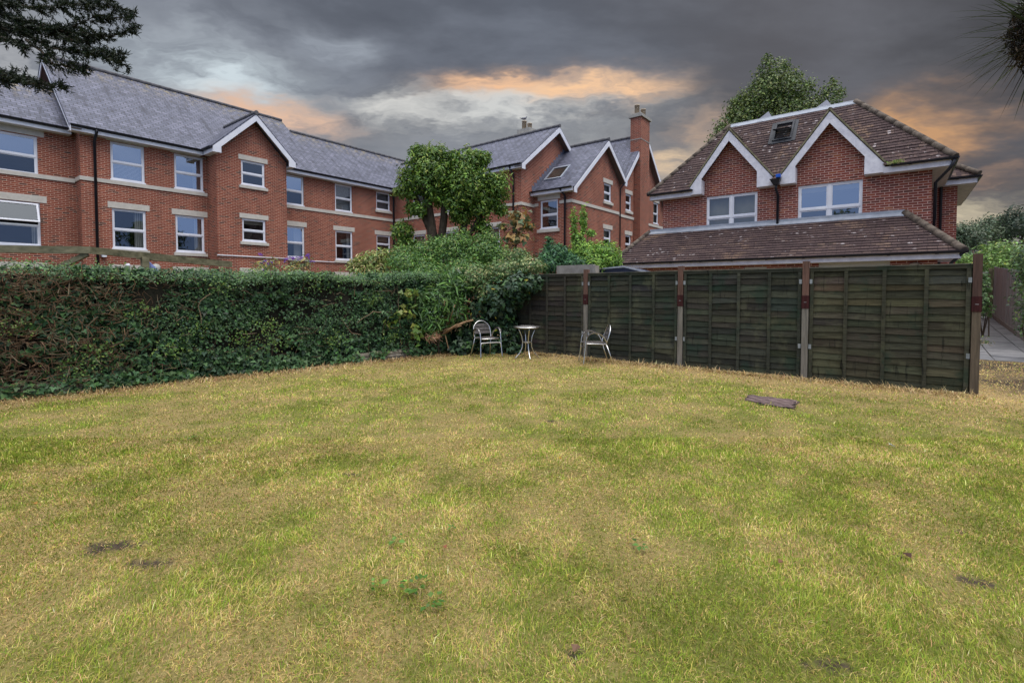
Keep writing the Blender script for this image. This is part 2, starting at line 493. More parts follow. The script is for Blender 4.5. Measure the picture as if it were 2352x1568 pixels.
LEAF = {
 'oval': (np.array([(0, 0, 0), (.4, .5, .08), (1, 0, -.06), (.4, -.5, .08)]), [(0, 2, 1), (0, 3, 2)]),
 'long': (np.array([(0, 0, 0), (.3, .5, .05), (.7, .36, .0), (1, 0, -.14), (.7, -.36, .0), (.3, -.5, .05)]), [(0, 3, 2, 1), (0, 5, 4, 3)]),
 'ivy': (np.array([(0, 0, 0), (-.18, .30, 0), (.08, .62, -.06), (.34, .30, .03), (1, 0, -.08), (.34, -.30, .03), (.08, -.62, -.06), (-.18, -.30, 0)]),
         [(0, 4, 3, 2, 1), (0, 7, 6, 5, 4)]),
 'needle': (np.array([(0, .5, 0), (1, .15, 0), (1, -.15, 0), (0, -.5, 0)]), [(0, 1, 2, 3)]),
}
def unit(a): return a / np.maximum(np.linalg.norm(a, axis=1, keepdims=True), 1e-9)
def leaves(name, P, N, L, W, cols, mat='leaf', shape='oval', parent=None, D=None, jit=.6):
    """one mesh of many leaves: positions P, facing N (jittered), lengths L, widths W"""
    n = len(P)
    N = unit(N + rng.normal(0, jit, (n, 3)))
    if D is None: D = rng.normal(0, 1, (n, 3)) + np.array([0, 0, -.35])
    D = unit(D - N * np.sum(D * N, 1, keepdims=True))
    S = np.cross(N, D)
    T, F = LEAF[shape]
    V = (P[:, None, :] + D[:, None, :] * (T[None, :, 0:1] * L[:, None, None]) + S[:, None, :] * (T[None, :, 1:2] * W[:, None, None])
         + N[:, None, :] * (T[None, :, 2:3] * L[:, None, None]))
    k = len(T)
    idx = np.concatenate([np.array(f) for f in F]); fl = np.array([len(f) for f in F])
    allidx = (np.arange(n)[:, None] * k + idx[None, :]).ravel()
    return np_mesh(name, V.reshape(-1, 3), allidx, np.tile(fl, n), np.repeat(cols * 1.8, k, 0), mat, parent)

def tint(n, palette, w=None, bri=.22):
    pal = np.array(palette, float)
    i = rng.choice(len(pal), n, p=None if w is None else np.array(w) / np.sum(w))
    c = pal[i] * np.exp(rng.normal(0, bri, (n, 1))) * np.exp(rng.normal(0, .06, (n, 3)))
    return np.clip(c, 0.002, .9)

def vnoise(x, y, scale, seed):
    g = np.random.default_rng(seed).random((64, 64))
    u, v = x / scale + 1000.3, y / scale + 1000.7
    i, j = np.floor(u).astype(int), np.floor(v).astype(int)
    fu, fv = u - i, v - j
    fu, fv = fu * fu * (3 - 2 * fu), fv * fv * (3 - 2 * fv)
    a, b = g[i % 64, j % 64], g[(i + 1) % 64, j % 64]
    c, d = g[i % 64, (j + 1) % 64], g[(i + 1) % 64, (j + 1) % 64]
    return (a * (1 - fu) + b * fu) * (1 - fv) + (c * (1 - fu) + d * fu) * fv
def fbm(x, y, scale, seed, o=4):
    s = 0; w = 0
    for k in range(o):
        s = s + vnoise(x, y, scale / 2 ** k, seed + k) * .55 ** k; w += .55 ** k
    return s / w

# turning a picture measurement at a known distance into a place
PITCH = R(2.0)
FWD = np.array([.786, .618]); RGT = np.array([.618, -.786])
def at(px, py, dist):
    cx = (px - 1176) / 1135.0; c = -(py - (668 + 1135 * math.tan(PITCH))) / 1135.0
    fy = math.cos(PITCH) + c * math.sin(PITCH); fz = -math.sin(PITCH) + c * math.cos(PITCH)
    s = dist / fy
    p = RGT * cx * s + FWD * dist
    return Vector((p[0], p[1], H + fz * s))
def gnd(px, py):
    c = -(py - (668 + 1135 * math.tan(PITCH))) / 1135.0
    fy = math.cos(PITCH) + c * math.sin(PITCH); fz = -math.sin(PITCH) + c * math.cos(PITCH)
    s = -H / fz
    p = RGT * ((px - 1176) / 1135.0) * s + FWD * fy * s
    return Vector((p[0], p[1], 0))

# ------------------------------------------------------------------ facade helpers
# a facade 'b' looks towards -y (u = x), a facade 'a' looks towards -x (u = y); d is the distance out of the wall
def F(ax, plane, u, d, z): return (u, plane - d, z) if ax == 'b' else (plane - d, u, z)
def fbox(mb, ax, plane, u0, u1, d0, d1, z0, z1, col=(1, 1, 1)):
    p, q = F(ax, plane, u0, d0, z0), F(ax, plane, u1, d1, z1)
    mb.box(p[0], q[0], p[1], q[1], p[2], q[2], col)
def topz(prof, u):
    for (a, za), (b, zb) in zip(prof, prof[1:]):
        if a - 1e-6 <= u <= b + 1e-6: return za + (zb - za) * (u - a) / max(b - a, 1e-6)
    return prof[-1][1]
def wall(mb, ax, plane, z0, prof, holes=(), rev=.14):
    us = sorted({p[0] for p in prof} | {h[0] for h in holes} | {h[1] for h in holes})
    us = [u for u in us if prof[0][0] - 1e-6 <= u <= prof[-1][0] + 1e-6]
    Q = lambda u, z: F(ax, plane, u, 0, z)
    for ua, ub in zip(us, us[1:]):
        hs = sorted([h for h in holes if h[0] <= ua + 1e-6 and h[1] >= ub - 1e-6], key=lambda h: h[2])
        zc = z0
        for h in hs:
            mb.face([Q(ua, zc), Q(ub, zc), Q(ub, h[2]), Q(ua, h[2])]); zc = h[3]
        mb.face([Q(ua, zc), Q(ub, zc), Q(ub, topz(prof, ub)), Q(ua, topz(prof, ua))])
    for (u0, u1, za, zb) in holes:
        I = lambda u, z: F(ax, plane, u, -rev, z)
        mb.face([Q(u0, za), I(u0, za), I(u0, zb), Q(u0, zb)]); mb.face([Q(u1, za), Q(u1, zb), I(u1, zb), I(u1, za)])
        mb.face([Q(u0, za), Q(u1, za), I(u1, za), I(u0, za)]); mb.face([Q(u0, zb), I(u0, zb), I(u1, zb), Q(u1, zb)])

def window(bld, ax, plane, u0, u1, z0, z1, glass=('glass_sky', 'glass_dim'), inside=None, awning=False, split=.52, cols=1, rec=.05, paint='white_paint', mul=True):
    f = MB(); fw = .055; d0, d1 = -rec - .07, -rec
    zm = z0 + (z1 - z0) * (1 - split)
    B = lambda *a: fbox(f, ax, plane, *a)
    B(u0, u1, d0, d1, z1 - fw, z1); B(u0, u0 + fw, d0, d1, z0 + fw, z1 - fw); B(u1 - fw, u1, d0, d1, z0 + fw, z1 - fw)
    B(u0, u1, d0, d1 + .015, z0, z0 + fw + .01)
    B(u0 + fw, u1 - fw, d0 + .01, d1 + .012, zm - .03, zm + .03)
    B(u0 - .03, u1 + .03, d1 - .01, d1 + .07, z0 - .03, z0 + .025)
    wd = (u1 - u0) / cols
    for k in range(1, cols): B(u0 + wd * k - .045, u0 + wd * k + .045, d0 - .003, d1 + .008, z0 + fw, z1 - fw)
    panes = []
    sh = .038
    for k in range(cols):
        a, b = u0 + wd * k + (fw if k == 0 else .045), u0 + wd * (k + 1) - (fw if k == cols - 1 else .045)
        for (za, zb, top) in ((z0 + fw, zm - .03, 0), (zm + .03, z1 - fw, 1)):
            if awning and top: continue
            B(a, a + sh, d0 + .02, d1 - .01, za, zb); B(b - sh, b, d0 + .02, d1 - .01, za, zb)
            B(a, b, d0 + .021, d1 - .011, zb - sh, zb); B(a, b, d0 + .021, d1 - .011, za, za + sh)
            panes.append((a + sh, b - sh, za + sh, zb - sh, top))
    w = f.build('window', paint, bld)
    for (a, b, za, zb, top) in panes:
        p = MB(); p.face([F(ax, plane, a, -rec - .035, za), F(ax, plane, b, -rec - .035, za), F(ax, plane, b, -rec - .035, zb), F(ax, plane, a, -rec - .035, zb)])
        p.build('pane', glass[0] if top else glass[1], w)
    if awning:
        a, b, za, zb = u0 + fw, u1 - fw, zm + .02, z1 - fw
        ang = R(24); h = zb - za
        P = lambda u, t, o: F(ax, plane, u, -rec + .02 + math.sin(ang) * t + math.cos(ang) * o, zb - math.cos(ang) * t + math.sin(ang) * o)
        sb = MB()
        def bx(ua, ub, ta, tb):
            sb.hexa([P(ua, ta, 0), P(ub, ta, 0), P(ub, tb, 0), P(ua, tb, 0), P(ua, ta, .05), P(ub, ta, .05), P(ub, tb, .05), P(ua, tb, .05)])
        bx(a, b, 0, .06); bx(a, b, h - .06, h); bx(a, a + .06, .06, h - .06); bx(b - .06, b, .06, h - .06)
        sb.build('open_sash', paint, w)
        p = MB(); p.face([P(a + .06, .06, .025), P(b - .06, .06, .025), P(b - .06, h - .06, .025), P(a + .06, h - .06, .025)])
        p.build('pane', glass[0], w)
    for it in (inside or ()):
        k, fa, fb, ga, gb = it
        q = MB(); W, Hh = u1 - u0, z1 - z0
        fbox(q, ax, plane, u0 + W * fa, u0 + W * fb, -rec - .25, -rec - .22, z0 + Hh * ga, z0 + Hh * gb)
        q.build({'curtain': 'curtain', 'slat_blind': 'blind', 'cream_blind': 'blind'}[k], k, w)
    return w

def trim(bld, name, ax, plane, u0, u1, z0, z1, out=.03, mat='cream_stone', inn=.10):
    m = MB(); fbox(m, ax, plane, u0, u1, -inn, out, z0, z1)
    return m.build(name, mat, bld)
def barge(bld, ax, plane, poly, mat='white_paint', th=.035, name='bargeboard'):
    m = MB(); A = [F(ax, plane, u, 0, z) for u, z in poly]
    o = Vector(F(ax, 0, 0, th, 0)) - Vector(F(ax, 0, 0, 0, 0))
    m.prism(A, o); return m.build(name, mat, bld)
def gutter(bld, p, q, r=.065, brackets=True):
    m = MB(); p, q = Vector(p), Vector(q); n = 7; d = (q - p).normalized(); sd = d.cross(Vector((0, 0, 1)))
    ring = [(math.cos(math.pi * k / n), -math.sin(math.pi * k / n)) for k in range(n + 1)]
    for t0, t1, rr in [(p, q, r)] + ([(p + d * s, p + d * (s + .07), r * 1.18) for s in np.arange(.4, (q - p).length, 1.0)] if brackets else []):
        for k in range(n):
            (a, b), (c, e) = ring[k], ring[k + 1]
            m.face([t0 + sd * a * rr + Vector((0, 0, b * rr)), t1 + sd * a * rr + Vector((0, 0, b * rr)), t1 + sd * c * rr + Vector((0, 0, e * rr)), t0 + sd * c * rr + Vector((0, 0, e * rr))])
        for e in (t0, t1): m.face([e + sd * a * rr + Vector((0, 0, b * rr)) for a, b in ring])
    return m.build('gutter', 'black_plastic', bld)
def pipe(bld, pts, r=.04, name='downpipe', mat='black_plastic', br=True):
    m = MB(); m.tube(pts, r, 10)
    p = [Vector(x) for x in pts]
    if br and abs(p[-1].z - p[-2].z) > 1.5:
        for z in np.arange(p[-1].z + .3, p[-2].z, 1.6): m.tube([(p[-1].x, p[-1].y, z), (p[-1].x, p[-1].y, z + .07)], r * 1.35, 10)
    return m.build(name, mat, bld)
def ridge(bld, p, q, r=.09, mat='ridge_slate', step=.45, name='ridge_tiles'):
    m = MB(); p, q = Vector(p), Vector(q); L = (q - p).length; n = max(1, int(L / step)); d = (q - p) / n
    for k in range(n):
        a, b = p + d * (k - .03), p + d * (k + 1)
        m.tube([a, b], [r * 1.02, r * .99], 10)
    return m.build(name, mat, bld)

# ------------------------------------------------------------------ long brick range on the left
BM = 26.2
def long_range():
    b = empty('apartment_building', (12.0, BM, 0), 'long red brick apartment block with slate roof and small gabled bay, behind the hedge', 'building')
    W = [(6.05, 7.24, 6.19, 7.78, 0), (8.37, 9.56, 6.19, 7.78, 0), (6.05, 7.24, 3.3, 4.99, 0), (8.37, 9.56, 3.3, 4.99, 0),
         (13.42, 14.60, 6.19, 7.80, 0), (16.53, 17.68, 6.22, 7.80, 0), (19.43, 20.5, 6.66, 7.80, 0),
         (13.42, 14.60, 3.32, 5.03, 0), (16.53, 17.68, 3.34, 5.06, 0), (19.43, 20.5, 3.96, 5.06, 0)]
    RW = [(2.1, 3.93, 6.07, 7.58), (2.1, 3.95, 3.27, 4.98)]
    BW = [(10.82, 11.94, 6.64, 7.82), (10.82, 11.94, 3.92, 5.02)]
    PB, PR = BM - 1.1, BM + .8
    m = MB()
    H1 = [w[:4] for w in W]
    wall(m, 'b', BM, 0, [(5.07, 8.0), (9.71, 8.0)], [h for h in H1 if h[1] < 9.7])
    wall(m, 'b', BM, 0, [(13.05, 8.0), (20.82, 8.0)], [h for h in H1 if h[0] > 13])
    wall(m, 'b', PB, 0, [(9.71, 8.1), (11.38, 9.82), (13.05, 8.1)], BW)
    wall(m, 'a', 9.71, 0, [(PB, 8.1), (BM, 8.1)]); wall(m, 'a', 13.05, 0, [(PB, 8.1), (BM, 8.1)])
    wall(m, 'b', PR, 0, [(-6, 8.0), (5.07, 8.0)], RW)
    wall(m, 'a', 5.07, 0, [(BM, 8.05), (PR, 8.7), (30.7, 11.9), (35.2, 8.3)])
    wall(m, 'a', 15.4, 8, [(26.2, 8.3), (30.7, 11.95), (34.8, 8.4)])
    m.build('brick_wall', 'brick_red', b)
    # near-black backing planes stand in for the unlit rooms behind the glass
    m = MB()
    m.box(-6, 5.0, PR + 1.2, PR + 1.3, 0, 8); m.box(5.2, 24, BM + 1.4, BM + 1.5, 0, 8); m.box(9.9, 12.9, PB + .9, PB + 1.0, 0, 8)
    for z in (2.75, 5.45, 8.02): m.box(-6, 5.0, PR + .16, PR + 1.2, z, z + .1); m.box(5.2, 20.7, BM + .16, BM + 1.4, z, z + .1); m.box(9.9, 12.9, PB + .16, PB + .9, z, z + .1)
    m.build('dark_backing', 'room_dark', b)
    # roofs
    S = .82
    lich = lambda zr: (lambda p: (1, 1, 1 - max(0, min(1, 1 - (zr - p.z) / 1.1))))
    def roof(x0, x1, zr, br, ey, slope=S, ez=8.08):
        r = MB()
        n = 12; k0 = lich(zr)
        for i in range(n):
            t0, t1 = i / n, (i + 1) / n
            y0, y1 = ey + (br - ey) * t0, ey + (br - ey) * t1; z0, z1 = ez + (zr - ez) * t0, ez + (zr - ez) * t1
            r.face([(x0, y0, z0), (x1, y0, z0), (x1, y1, z1), (x0, y1, z1)], k0)
        e = 2 * br - ey
        r.face([(x0, br, zr), (x1, br, zr), (x1, e, ez), (x0, e, ez)])
        r.face([(x0, ey, ez - .1), (x1, ey, ez - .1), (x1, br, zr - .1), (x0, br, zr - .1)])
        r.face([(x0, ey, ez), (x0, ey, ez - .1), (x1, ey, ez - .1), (x1, ey, ez)])
        for x in (x0, x1): r.face([(x, ey, ez), (x, br, zr), (x, br, zr - .1), (x, ey, ez - .1)]); r.face([(x, e, ez), (x, br, zr), (x, br, zr - .1), (x, e, ez - .1)])
        r.build('roof', 'slate', b)
        return ridge(b, (x0, br, zr + .02), (x1, br, zr + .02), .1)
    roof(4.68, 15.7, 12.12, 30.7, 25.78)
    roof(15.7, 26.0, 11.25, 29.65, 25.78)
    roof(-7, 5.03, 10.25, 29.3, 26.55)
    # roof of the bay
    for s in (-1, 1):
        e = 11.38 + s * 1.98
        r = MB(); r.slab([(11.38, PB - .42, 10.08), (e, PB - .42, 8.13), (e, 26.6 + 0, 8.13), (11.38, 28.4, 10.08)], .09)
        r.build('bay_roof', 'slate', b)
    ridge(b, (11.38, PB - .46, 10.1), (11.38, 28.2, 10.1), .10)
    # white verge and eaves boards
    sl = (10.0 - 8.05) / 1.98
    for s in (-1, 1):
        c = 11.38
        poly = [(c, 10.0), (c + s * 1.95, 8.08), (c + s * 1.95, 7.83), (c + s * 1.60, 7.83), (c + s * 1.60, 8.12), (c, 9.70)]
        barge(b, 'b', PB - .40, poly)
        m = MB(); m.slab([(c, PB - .40, 9.90), (c + s * 1.93, PB - .40, 8.0), (c + s * 1.93, PB - .01, 8.0), (c, PB - .01, 9.90)], .02)
        m.build('soffit', 'soffit', b)
        m = MB(); m.box(c + s * 1.68, c + s * 1.95, PB - .39, BM - .41, 7.84, 7.87); m.box(c + s * 1.92, c + s * 1.95, PB - .39, BM - .41, 7.87, 8.02)
        m.build('fascia', 'white_paint', b)
        gutter(b, (c + s * 2.02, PB - .36, 8.08), (c + s * 2.02, BM - .45, 8.08), brackets=False)
    for x0, x1, y in ((4.72, 9.42, BM), (13.34, 20.5, BM), (-6, 4.9, PR)):
        m = MB(); m.box(x0, x1, y - .40, y - .37, 7.84, 8.04); m.box(x0, x1, y - .37, y, 7.84, 7.865)
        m.build('fascia', 'white_paint', b)
        gutter(b, (x0, y - .47, 8.07), (x1, y - .47, 8.07))
    for x, yb, zr, br in ((4.70, 25.75, 12.05, 30.7),):
        for sgn in (1, -1):
            e = br - sgn * (br - yb)
            m = MB(); m.prism([(x, br, zr), (x, e, 7.98), (x, e, 7.78), (x, br, zr - .24)], (.035, 0, 0)); m.build('bargeboard', 'white_paint', b)
            m = MB(); m.slab([(x + .035, br, zr - .12), (x + .035, e, 7.92), (5.06, e, 7.92), (5.06, br, zr - .12)], .02); m.build('soffit', 'soffit', b)
    # stone bands, lintels and sills
    trim(b, 'string_course', 'b', BM, 5.17, 9.71, 6.0, 6.16, .045)
    trim(b, 'string_course', 'b', BM, 13.05, 19.3, 6.0, 6.17, .045); trim(b, 'string_course', 'b', BM, 19.3, 20.8, 6.0, 6.17, .045)
    trim(b, 'string_course', 'b', PR, -6, 5.03, 5.96, 6.12, .045)
    m = MB(); m.box(5.03, 5.17, BM - .045, PR - .045, 6.0, 6.16); m.build('string_course', 'cream_stone', b)
    for (u0, u1, z0, z1, k) in W:
        hi = z1 > 6
        trim(b, 'lintel', 'b', BM, u0 - .14, u1 + .14, z1 + .01, z1 + (.06 if hi else .27) if not hi else 7.835, .02)
        if (hi and z0 > 6.4) or not hi: trim(b, 'sill', 'b', BM, u0 - .10, u1 + .10, z0 - .17, z0 - .035, .09)
    for (u0, u1, z0, z1) in BW:
        trim(b, 'lintel', 'b', PB, u0 - .12, u1 + .14, z1 + .01, z1 + .24, .025)
        trim(b, 'sill', 'b', PB, u0 - .12, u1 + .12, z0 - .17, z0 - .035, .09)
    trim(b, 'lintel', 'b', PR, RW[0][0] - .15, RW[0][1] + .2, 7.6, 7.835, .02); trim(b, 'lintel', 'b', PR, RW[1][0] - .15, RW[1][1] + .2, 5.0, 5.27, .02)
    for u0, u1, pl in ((6.05, 7.24, BM), (8.37, 9.56, BM), (10.82, 11.94, PB), (13.42, 14.6, BM), (16.53, 17.68, BM), (2.1, 3.95, PR)):
        trim(b, 'lintel', 'b', pl, u0 - .15, u1 + .15, 2.36, 2.62, .025)
    # windows
    cu = [('curtain', .72, .95, .05, .95)]
    styl = [(('glass_sky', 'glass_sky'), [('slat_blind', .03, .97, .05, .5)]), (('glass_sky', 'glass_sky'), [('slat_blind', .70, .97, .05, .95)]),
            (('glass_dim', 'glass_dim'), [('curtain', .70, .95, .03, .97)]), (('glass_sky', 'glass_dim'), [('curtain', .72, .95, .03, .97)]),
            (('glass_sky', 'glass_dim'), None), (('glass_mid', 'glass_dim'), [('slat_blind', .04, .96, .04, .96)]), (('glass_dim', 'glass_dim'), [('slat_blind', .04, .96, .04, .96)]),
            (('glass_sky', 'glass_dim'), [('curtain', .6, .95, .03, .97)]), (('glass_mid', 'glass_dim'), [('curtain', .80, .95, .03, .97)]), (('glass_mid', 'glass_dim'), [('cream_blind', .05, .95, .65, .95)])]
    for (u0, u1, z0, z1, k), (g, ins) in zip(W, styl): window(b, 'b', BM, u0, u1, z0, z1, g, ins)
    window(b, 'b', PR, *RW[0], ('glass_sky', 'glass_dim'), None)
    window(b, 'b', PR, *RW[1], ('glass_dim', 'glass_dim'), [('curtain', .88, .98, .03, .5)], awning=True)
    window(b, 'b', PB, *BW[0], ('glass_dim', 'glass_dim'), None)
    window(b, 'b', PB, *BW[1], ('glass_dim', 'glass_mid'), [('cream_blind', .05, .95, .78, .95)])
    pipe(b, [(5.52, BM - .47, 8.02), (5.52, BM - .44, 7.9), (5.52, BM - .09, 7.62), (5.52, BM - .09, .1)][::-1], .05)
    pipe(b, [(20.72, BM - .42, 8.0), (20.72, BM - .09, 7.6), (20.72, BM - .09, .1)][::-1], .05)
    pipe(b, [(9.66, PB - .04, 3.17), (13.1, PB - .04, 3.17)], .025, 'waste_pipe', 'white_paint', False)
    pipe(b, [(13.1, BM - .05, 3.18), (18.2, BM - .05, 3.18)], .025, 'waste_pipe', 'white_paint', False)
    # little things on the wall
    m = MB(); m.box(5.62, 5.80, BM - .12, BM, 2.98, 3.06); m.box(5.64, 5.78, BM - .24, BM - .10, 2.90, 3.0); m.build('floodlight', 'white_paint', b)
    m = MB(); m.tube([(6.5, BM, 2.60), (6.5, BM - .16, 2.60)], .03, 8); m.lathe((6.5, BM - .2, 2.5), [(.02, 0), (.09, .03), (.10, .1), (.05, .17)], 14); m.build('wall_lamp', 'white_paint', b)
    d = MB(); d.lathe((0, 0, 0), [(.02, .05), (.12, .03), (.18, 0), (.185, .0), (.12, .045), (.02, .065)], 24)
    d.v = [(7.52 + v[0], BM - .20 - v[2], 2.52 + v[1]) for v in d.v]
    d.tube([(7.52, BM, 2.46), (7.52, BM - .2, 2.50)], .02, 8); d.tube([(7.52, BM - .22, 2.34), (7.52, BM - .42, 2.44)], .012, 6)
    d.build('satellite_dish', 'garage_white', b)
long_range()

# ------------------------------------------------------------------ gabled range in the middle
def gabled_range():
    b = empty('gabled_building', (24.0, 14.6, 0), 'red brick range of three steep gables with slate roofs and a tall chimney stack', 'building')
    BA, BB, BC, AF, BF = 15.75, 13.4, 13.5, 20.8, 22.0
    AW = [(23.2, 24.3, 6.2, 7.75), (20.4, 21.5, 6.2, 7.75), (23.2, 24.3, 3.4, 5.0), (20.4, 21.5, 3.4, 5.0), (17.2, 18.3, 3.4, 5.0), (17.2, 18.3, 6.2, 7.75)]
    BW = [(14.24, 15.36, 4.82, 6.33)]
    GW = [(25.52, 26.42, 6.64, 7.66), (25.52, 26.42, 4.02, 5.05)]
    CW = [(28.55, 29.35, 6.5, 7.52), (28.55, 29.35, 3.9, 4.98), (32.9, 33.8, 6.15, 7.6)]
    m = MB()
    wall(m, 'a', AF, 0, [(BA, 8.0), (26.2, 8.0)], AW)
    wall(m, 'b', BA, 0, [(AF, 8.0), (23.9, 10.6), (27, 8.15)])
    wall(m, 'a', BF, 0, [(BB, 6.78), (BA, 6.78)], BW)
    wall(m, 'b', BB, 0, [(BF, 6.85), (25.4, 9.8), (27.45, 7.95)], GW)
    wall(m, 'b', BC, 0, [(27.45, 7.75), (30.9, 11.3), (35.6, 6.6)], CW)
    # breast and stack
    m.box(29.7, 31.05, 13.05, 13.48, 0, 10.2)
    m.box(29.7, 31.05, 13.05, 13.75, 10.2, 12.45)
    m.build('brick_wall', 'brick_red', b)
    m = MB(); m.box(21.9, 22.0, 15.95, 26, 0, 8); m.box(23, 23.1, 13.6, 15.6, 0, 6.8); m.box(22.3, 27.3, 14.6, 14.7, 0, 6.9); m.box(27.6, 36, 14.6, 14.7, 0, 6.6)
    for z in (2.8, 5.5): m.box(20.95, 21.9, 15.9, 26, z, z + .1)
    m.build('dark_backing', 'room_dark', b)
    def gab(y0, y1, xr, zr, xa, za, xb, zb):
        r = MB()
        r.slab([(xr, y0, zr), (xa, y0, za), (xa, y1, za), (xr, y1, zr)], .1); r.slab([(xr, y0, zr), (xb, y0, zb), (xb, y1, zb), (xr, y1, zr)], .1)
        r.build('roof', 'slate', b); ridge(b, (xr, y0 - .03, zr + .02), (xr, y1, zr + .02), .1)
        for (xe, ze, s) in ((xa, za, 1), (xb, zb, -1)):
            barge(b, 'b', y0 + .01, [(xr, zr - .06), (xe, ze - .06), (xe, ze - .30), (xe + s * .26, ze - .30), (xe + s * .26, ze - .09), (xr, zr - .36)])
            q = MB(); q.slab([(xr, y0 + .02, zr - .13), (xe, y0 + .02, ze - .13), (xe, y0 + .5, ze - .13), (xr, y0 + .5, zr - .13)], .02); q.build('soffit', 'soffit', b)
    gab(BA - .38, 30, 23.9, 10.80, 20.38, 8.06, 27.4, 8.06)
    gab(BB - .34, BA, 25.4, 9.98, 21.68, 6.78, 27.75, 8.05)
    gab(BC - .34, 24, 30.9, 11.62, 27.75, 8.2, 35.7, 6.55)
    # eaves of the two facing slopes
    for x, y0, y1, z in ((AF, BA - .30, 25.6, 8.08), (BF, BB - .26, BA + .55, 6.80)):
        q = MB(); q.box(x - .37, x - .34, y0, y1, z - .22, z - .03); q.box(x - .34, x, y0, y1, z - .22, z - .20); q.build('fascia', 'white_paint', b)
        gutter(b, (x - .44, y0, z - .01), (x - .44, y1, z - .01))
    # lead flashing stepped up A's gable above B's roof
    q = MB()
    for k in range(15):
        x = 21.75 + k * .235; z = 6.84 + (x - 21.68) * .86
        q.box(x, x + .26, BA - .015, BA, z, z + .26)
    q.build('flashing', 'lead_dark', b)
    trim(b, 'string_course', 'a', AF, BA - .0, 26, 6.0, 6.16, .045); trim(b, 'string_course', 'b', BA, AF - .048, BF - .05, 6.003, 6.163, .045)
    trim(b, 'string_course', 'a', BF, BB - .0, 14.12, 6.05, 6.21, .045); trim(b, 'string_course', 'a', BF, 15.48, BA - .05, 6.05, 6.21, .045); trim(b, 'string_course', 'b', BB, BF - .048, 27.4, 6.053, 6.213, .045)
    trim(b, 'string_course', 'b', BC, 27.5, 29.7, 6.0, 6.16, .045); trim(b, 'string_course', 'b', BC, 31.05, 35.6, 5.9, 6.06, .045)
    for ax, pl, ws in (('a', AF, AW), ('b', BB, GW), ('b', BC, CW)):
        for (u0, u1, z0, z1) in ws:
            trim(b, 'lintel', ax, pl, u0 - .12, u1 + .14, z1 + .01, z1 + .25 if z1 < 7.7 else z1 + .1, .025)
            if z0 != 6.2 and z0 != 6.15: trim(b, 'sill', ax, pl, u0 - .11, u1 + .11, z0 - .18, z0 - .035, .09)
    trim(b, 'lintel', 'a', BF, 14.1, 15.52, 6.34, 6.60, .02); trim(b, 'sill', 'a', BF, 14.1, 15.52, 4.62, 4.785, .09)
    trim(b, 'lintel', 'a', BF, 14.1, 15.52, 3.0, 3.3, .03)
    for w in AW: window(b, 'a', AF, *w, ('glass_mid', 'glass_mid'), [('slat_blind', .04, .96, .04, .96)])
    window(b, 'a', BF, *BW[0], ('glass_mid', 'glass_mid'), None)
    window(b, 'b', BB, *GW[0], ('glass_dim', 'glass_dim'), [('curtain', .6, .95, .04, .96)]); window(b, 'b', BB, *GW[1], ('glass_dim', 'glass_dim'), [('cream_blind', .05, .95, .5, .95)])
    window(b, 'b', BC, *CW[0], ('glass_mid', 'glass_mid'), [('curtain', .1, .9, .04, .5)]); window(b, 'b', BC, *CW[1], ('glass_dim', 'glass_dim'), None); window(b, 'b', BC, *CW[2], ('glass_dim', 'glass_dim'), [('cream_blind', .1, .9, .05, .95)])
    # roof window
    r0 = Vector((22.60, 15.42, 7.56)); sl = Vector((1, 0, .860)).normalized(); nn = Vector((-sl.z, 0, sl.x)); yy = Vector((0, -1, 0))
    def rw(u0, u1, v0, v1, o0, o1, mb):
        P = lambda u, v, o: r0 + yy * u + sl * v + nn * o
        mb.hexa([P(u0, v0, o0), P(u1, v0, o0), P(u1, v1, o0), P(u0, v1, o0), P(u0, v0, o1), P(u1, v0, o1), P(u1, v1, o1), P(u0, v1, o1)])
    q = MB(); rw(-.07, 1.05, -.08, 0, .0, .07, q); rw(-.07, 1.05, 1.12, 1.22, .0, .08, q); rw(-.07, .02, 0, 1.12, .0, .07, q); rw(.96, 1.05, 0, 1.12, 0, .07, q)
    rl = q.build('roof_window', 'lead', b)
    q = MB(); rw(.02, .96, 0, 1.12, .01, .02, q); q.build('pane', 'cream_blind', rl)
    q = MB(); rw(.02, .96, 0, 1.12, .045, .05, q); q.build('pane', 'glass_mid', rl)
    # pipes
    pipe(b, [(AF - .44, BA + .45, 8.0), (AF - .09, BA + .45, 7.6), (AF - .09, BA + .45, .1)][::-1], .05)
    pipe(b, [(BF - .42, 13.85, 6.72), (BF - .09, 13.75, 6.4), (BF - .09, 13.75, .1)][::-1], .05)
    pipe(b, [(27.45, BB - .4, 7.95), (27.45, BB - .07, 7.6), (27.45, BB - .07, .1)][::-1], .04)
    q = MB(); q.lathe((BF - .2, 13.6, 3.05), [(.03, 0), (.11, .05), (.10, .16), (.03, .2)], 12); q.build('wall_lamp', 'white_paint', b)
    # chimney head: corbel, cap and two pots
    q = MB(); q.box(29.6, 31.15, 12.95, 13.85, 12.45, 12.6); q.box(29.72, 31.03, 13.07, 13.73, 12.6, 12.72); q.build('chimney_cap', 'grey_stone', b)
    q = MB(); q.box(29.68, 31.07, 13.03, 13.77, 11.05, 11.10); q.build('chimney_band', 'grey_stone', b)
    for x, y, h in ((30.1, 13.5, .62), (30.6, 13.3, .45)):
        q = MB(); q.lathe((x, y, 12.72), [(.15, 0), (.15, h - .06), (.165, h - .06), (.165, h), (.11, h), (.11, h - .2)], 16); q.build('chimney_pot', 'clay_pot', b)
    # the far stack on the hidden slope
    q = MB(); q.box(25.6, 26.4, 18.7, 19.75, 8.5, 11.42); q.build('chimney', 'brick_red', b)
    q = MB(); q.box(25.5, 26.5, 18.6, 19.85, 11.42, 11.58); q.box(25.62, 26.38, 18.72, 19.73, 11.58, 11.88); q.build('chimney_cap', 'grey_stone', b)
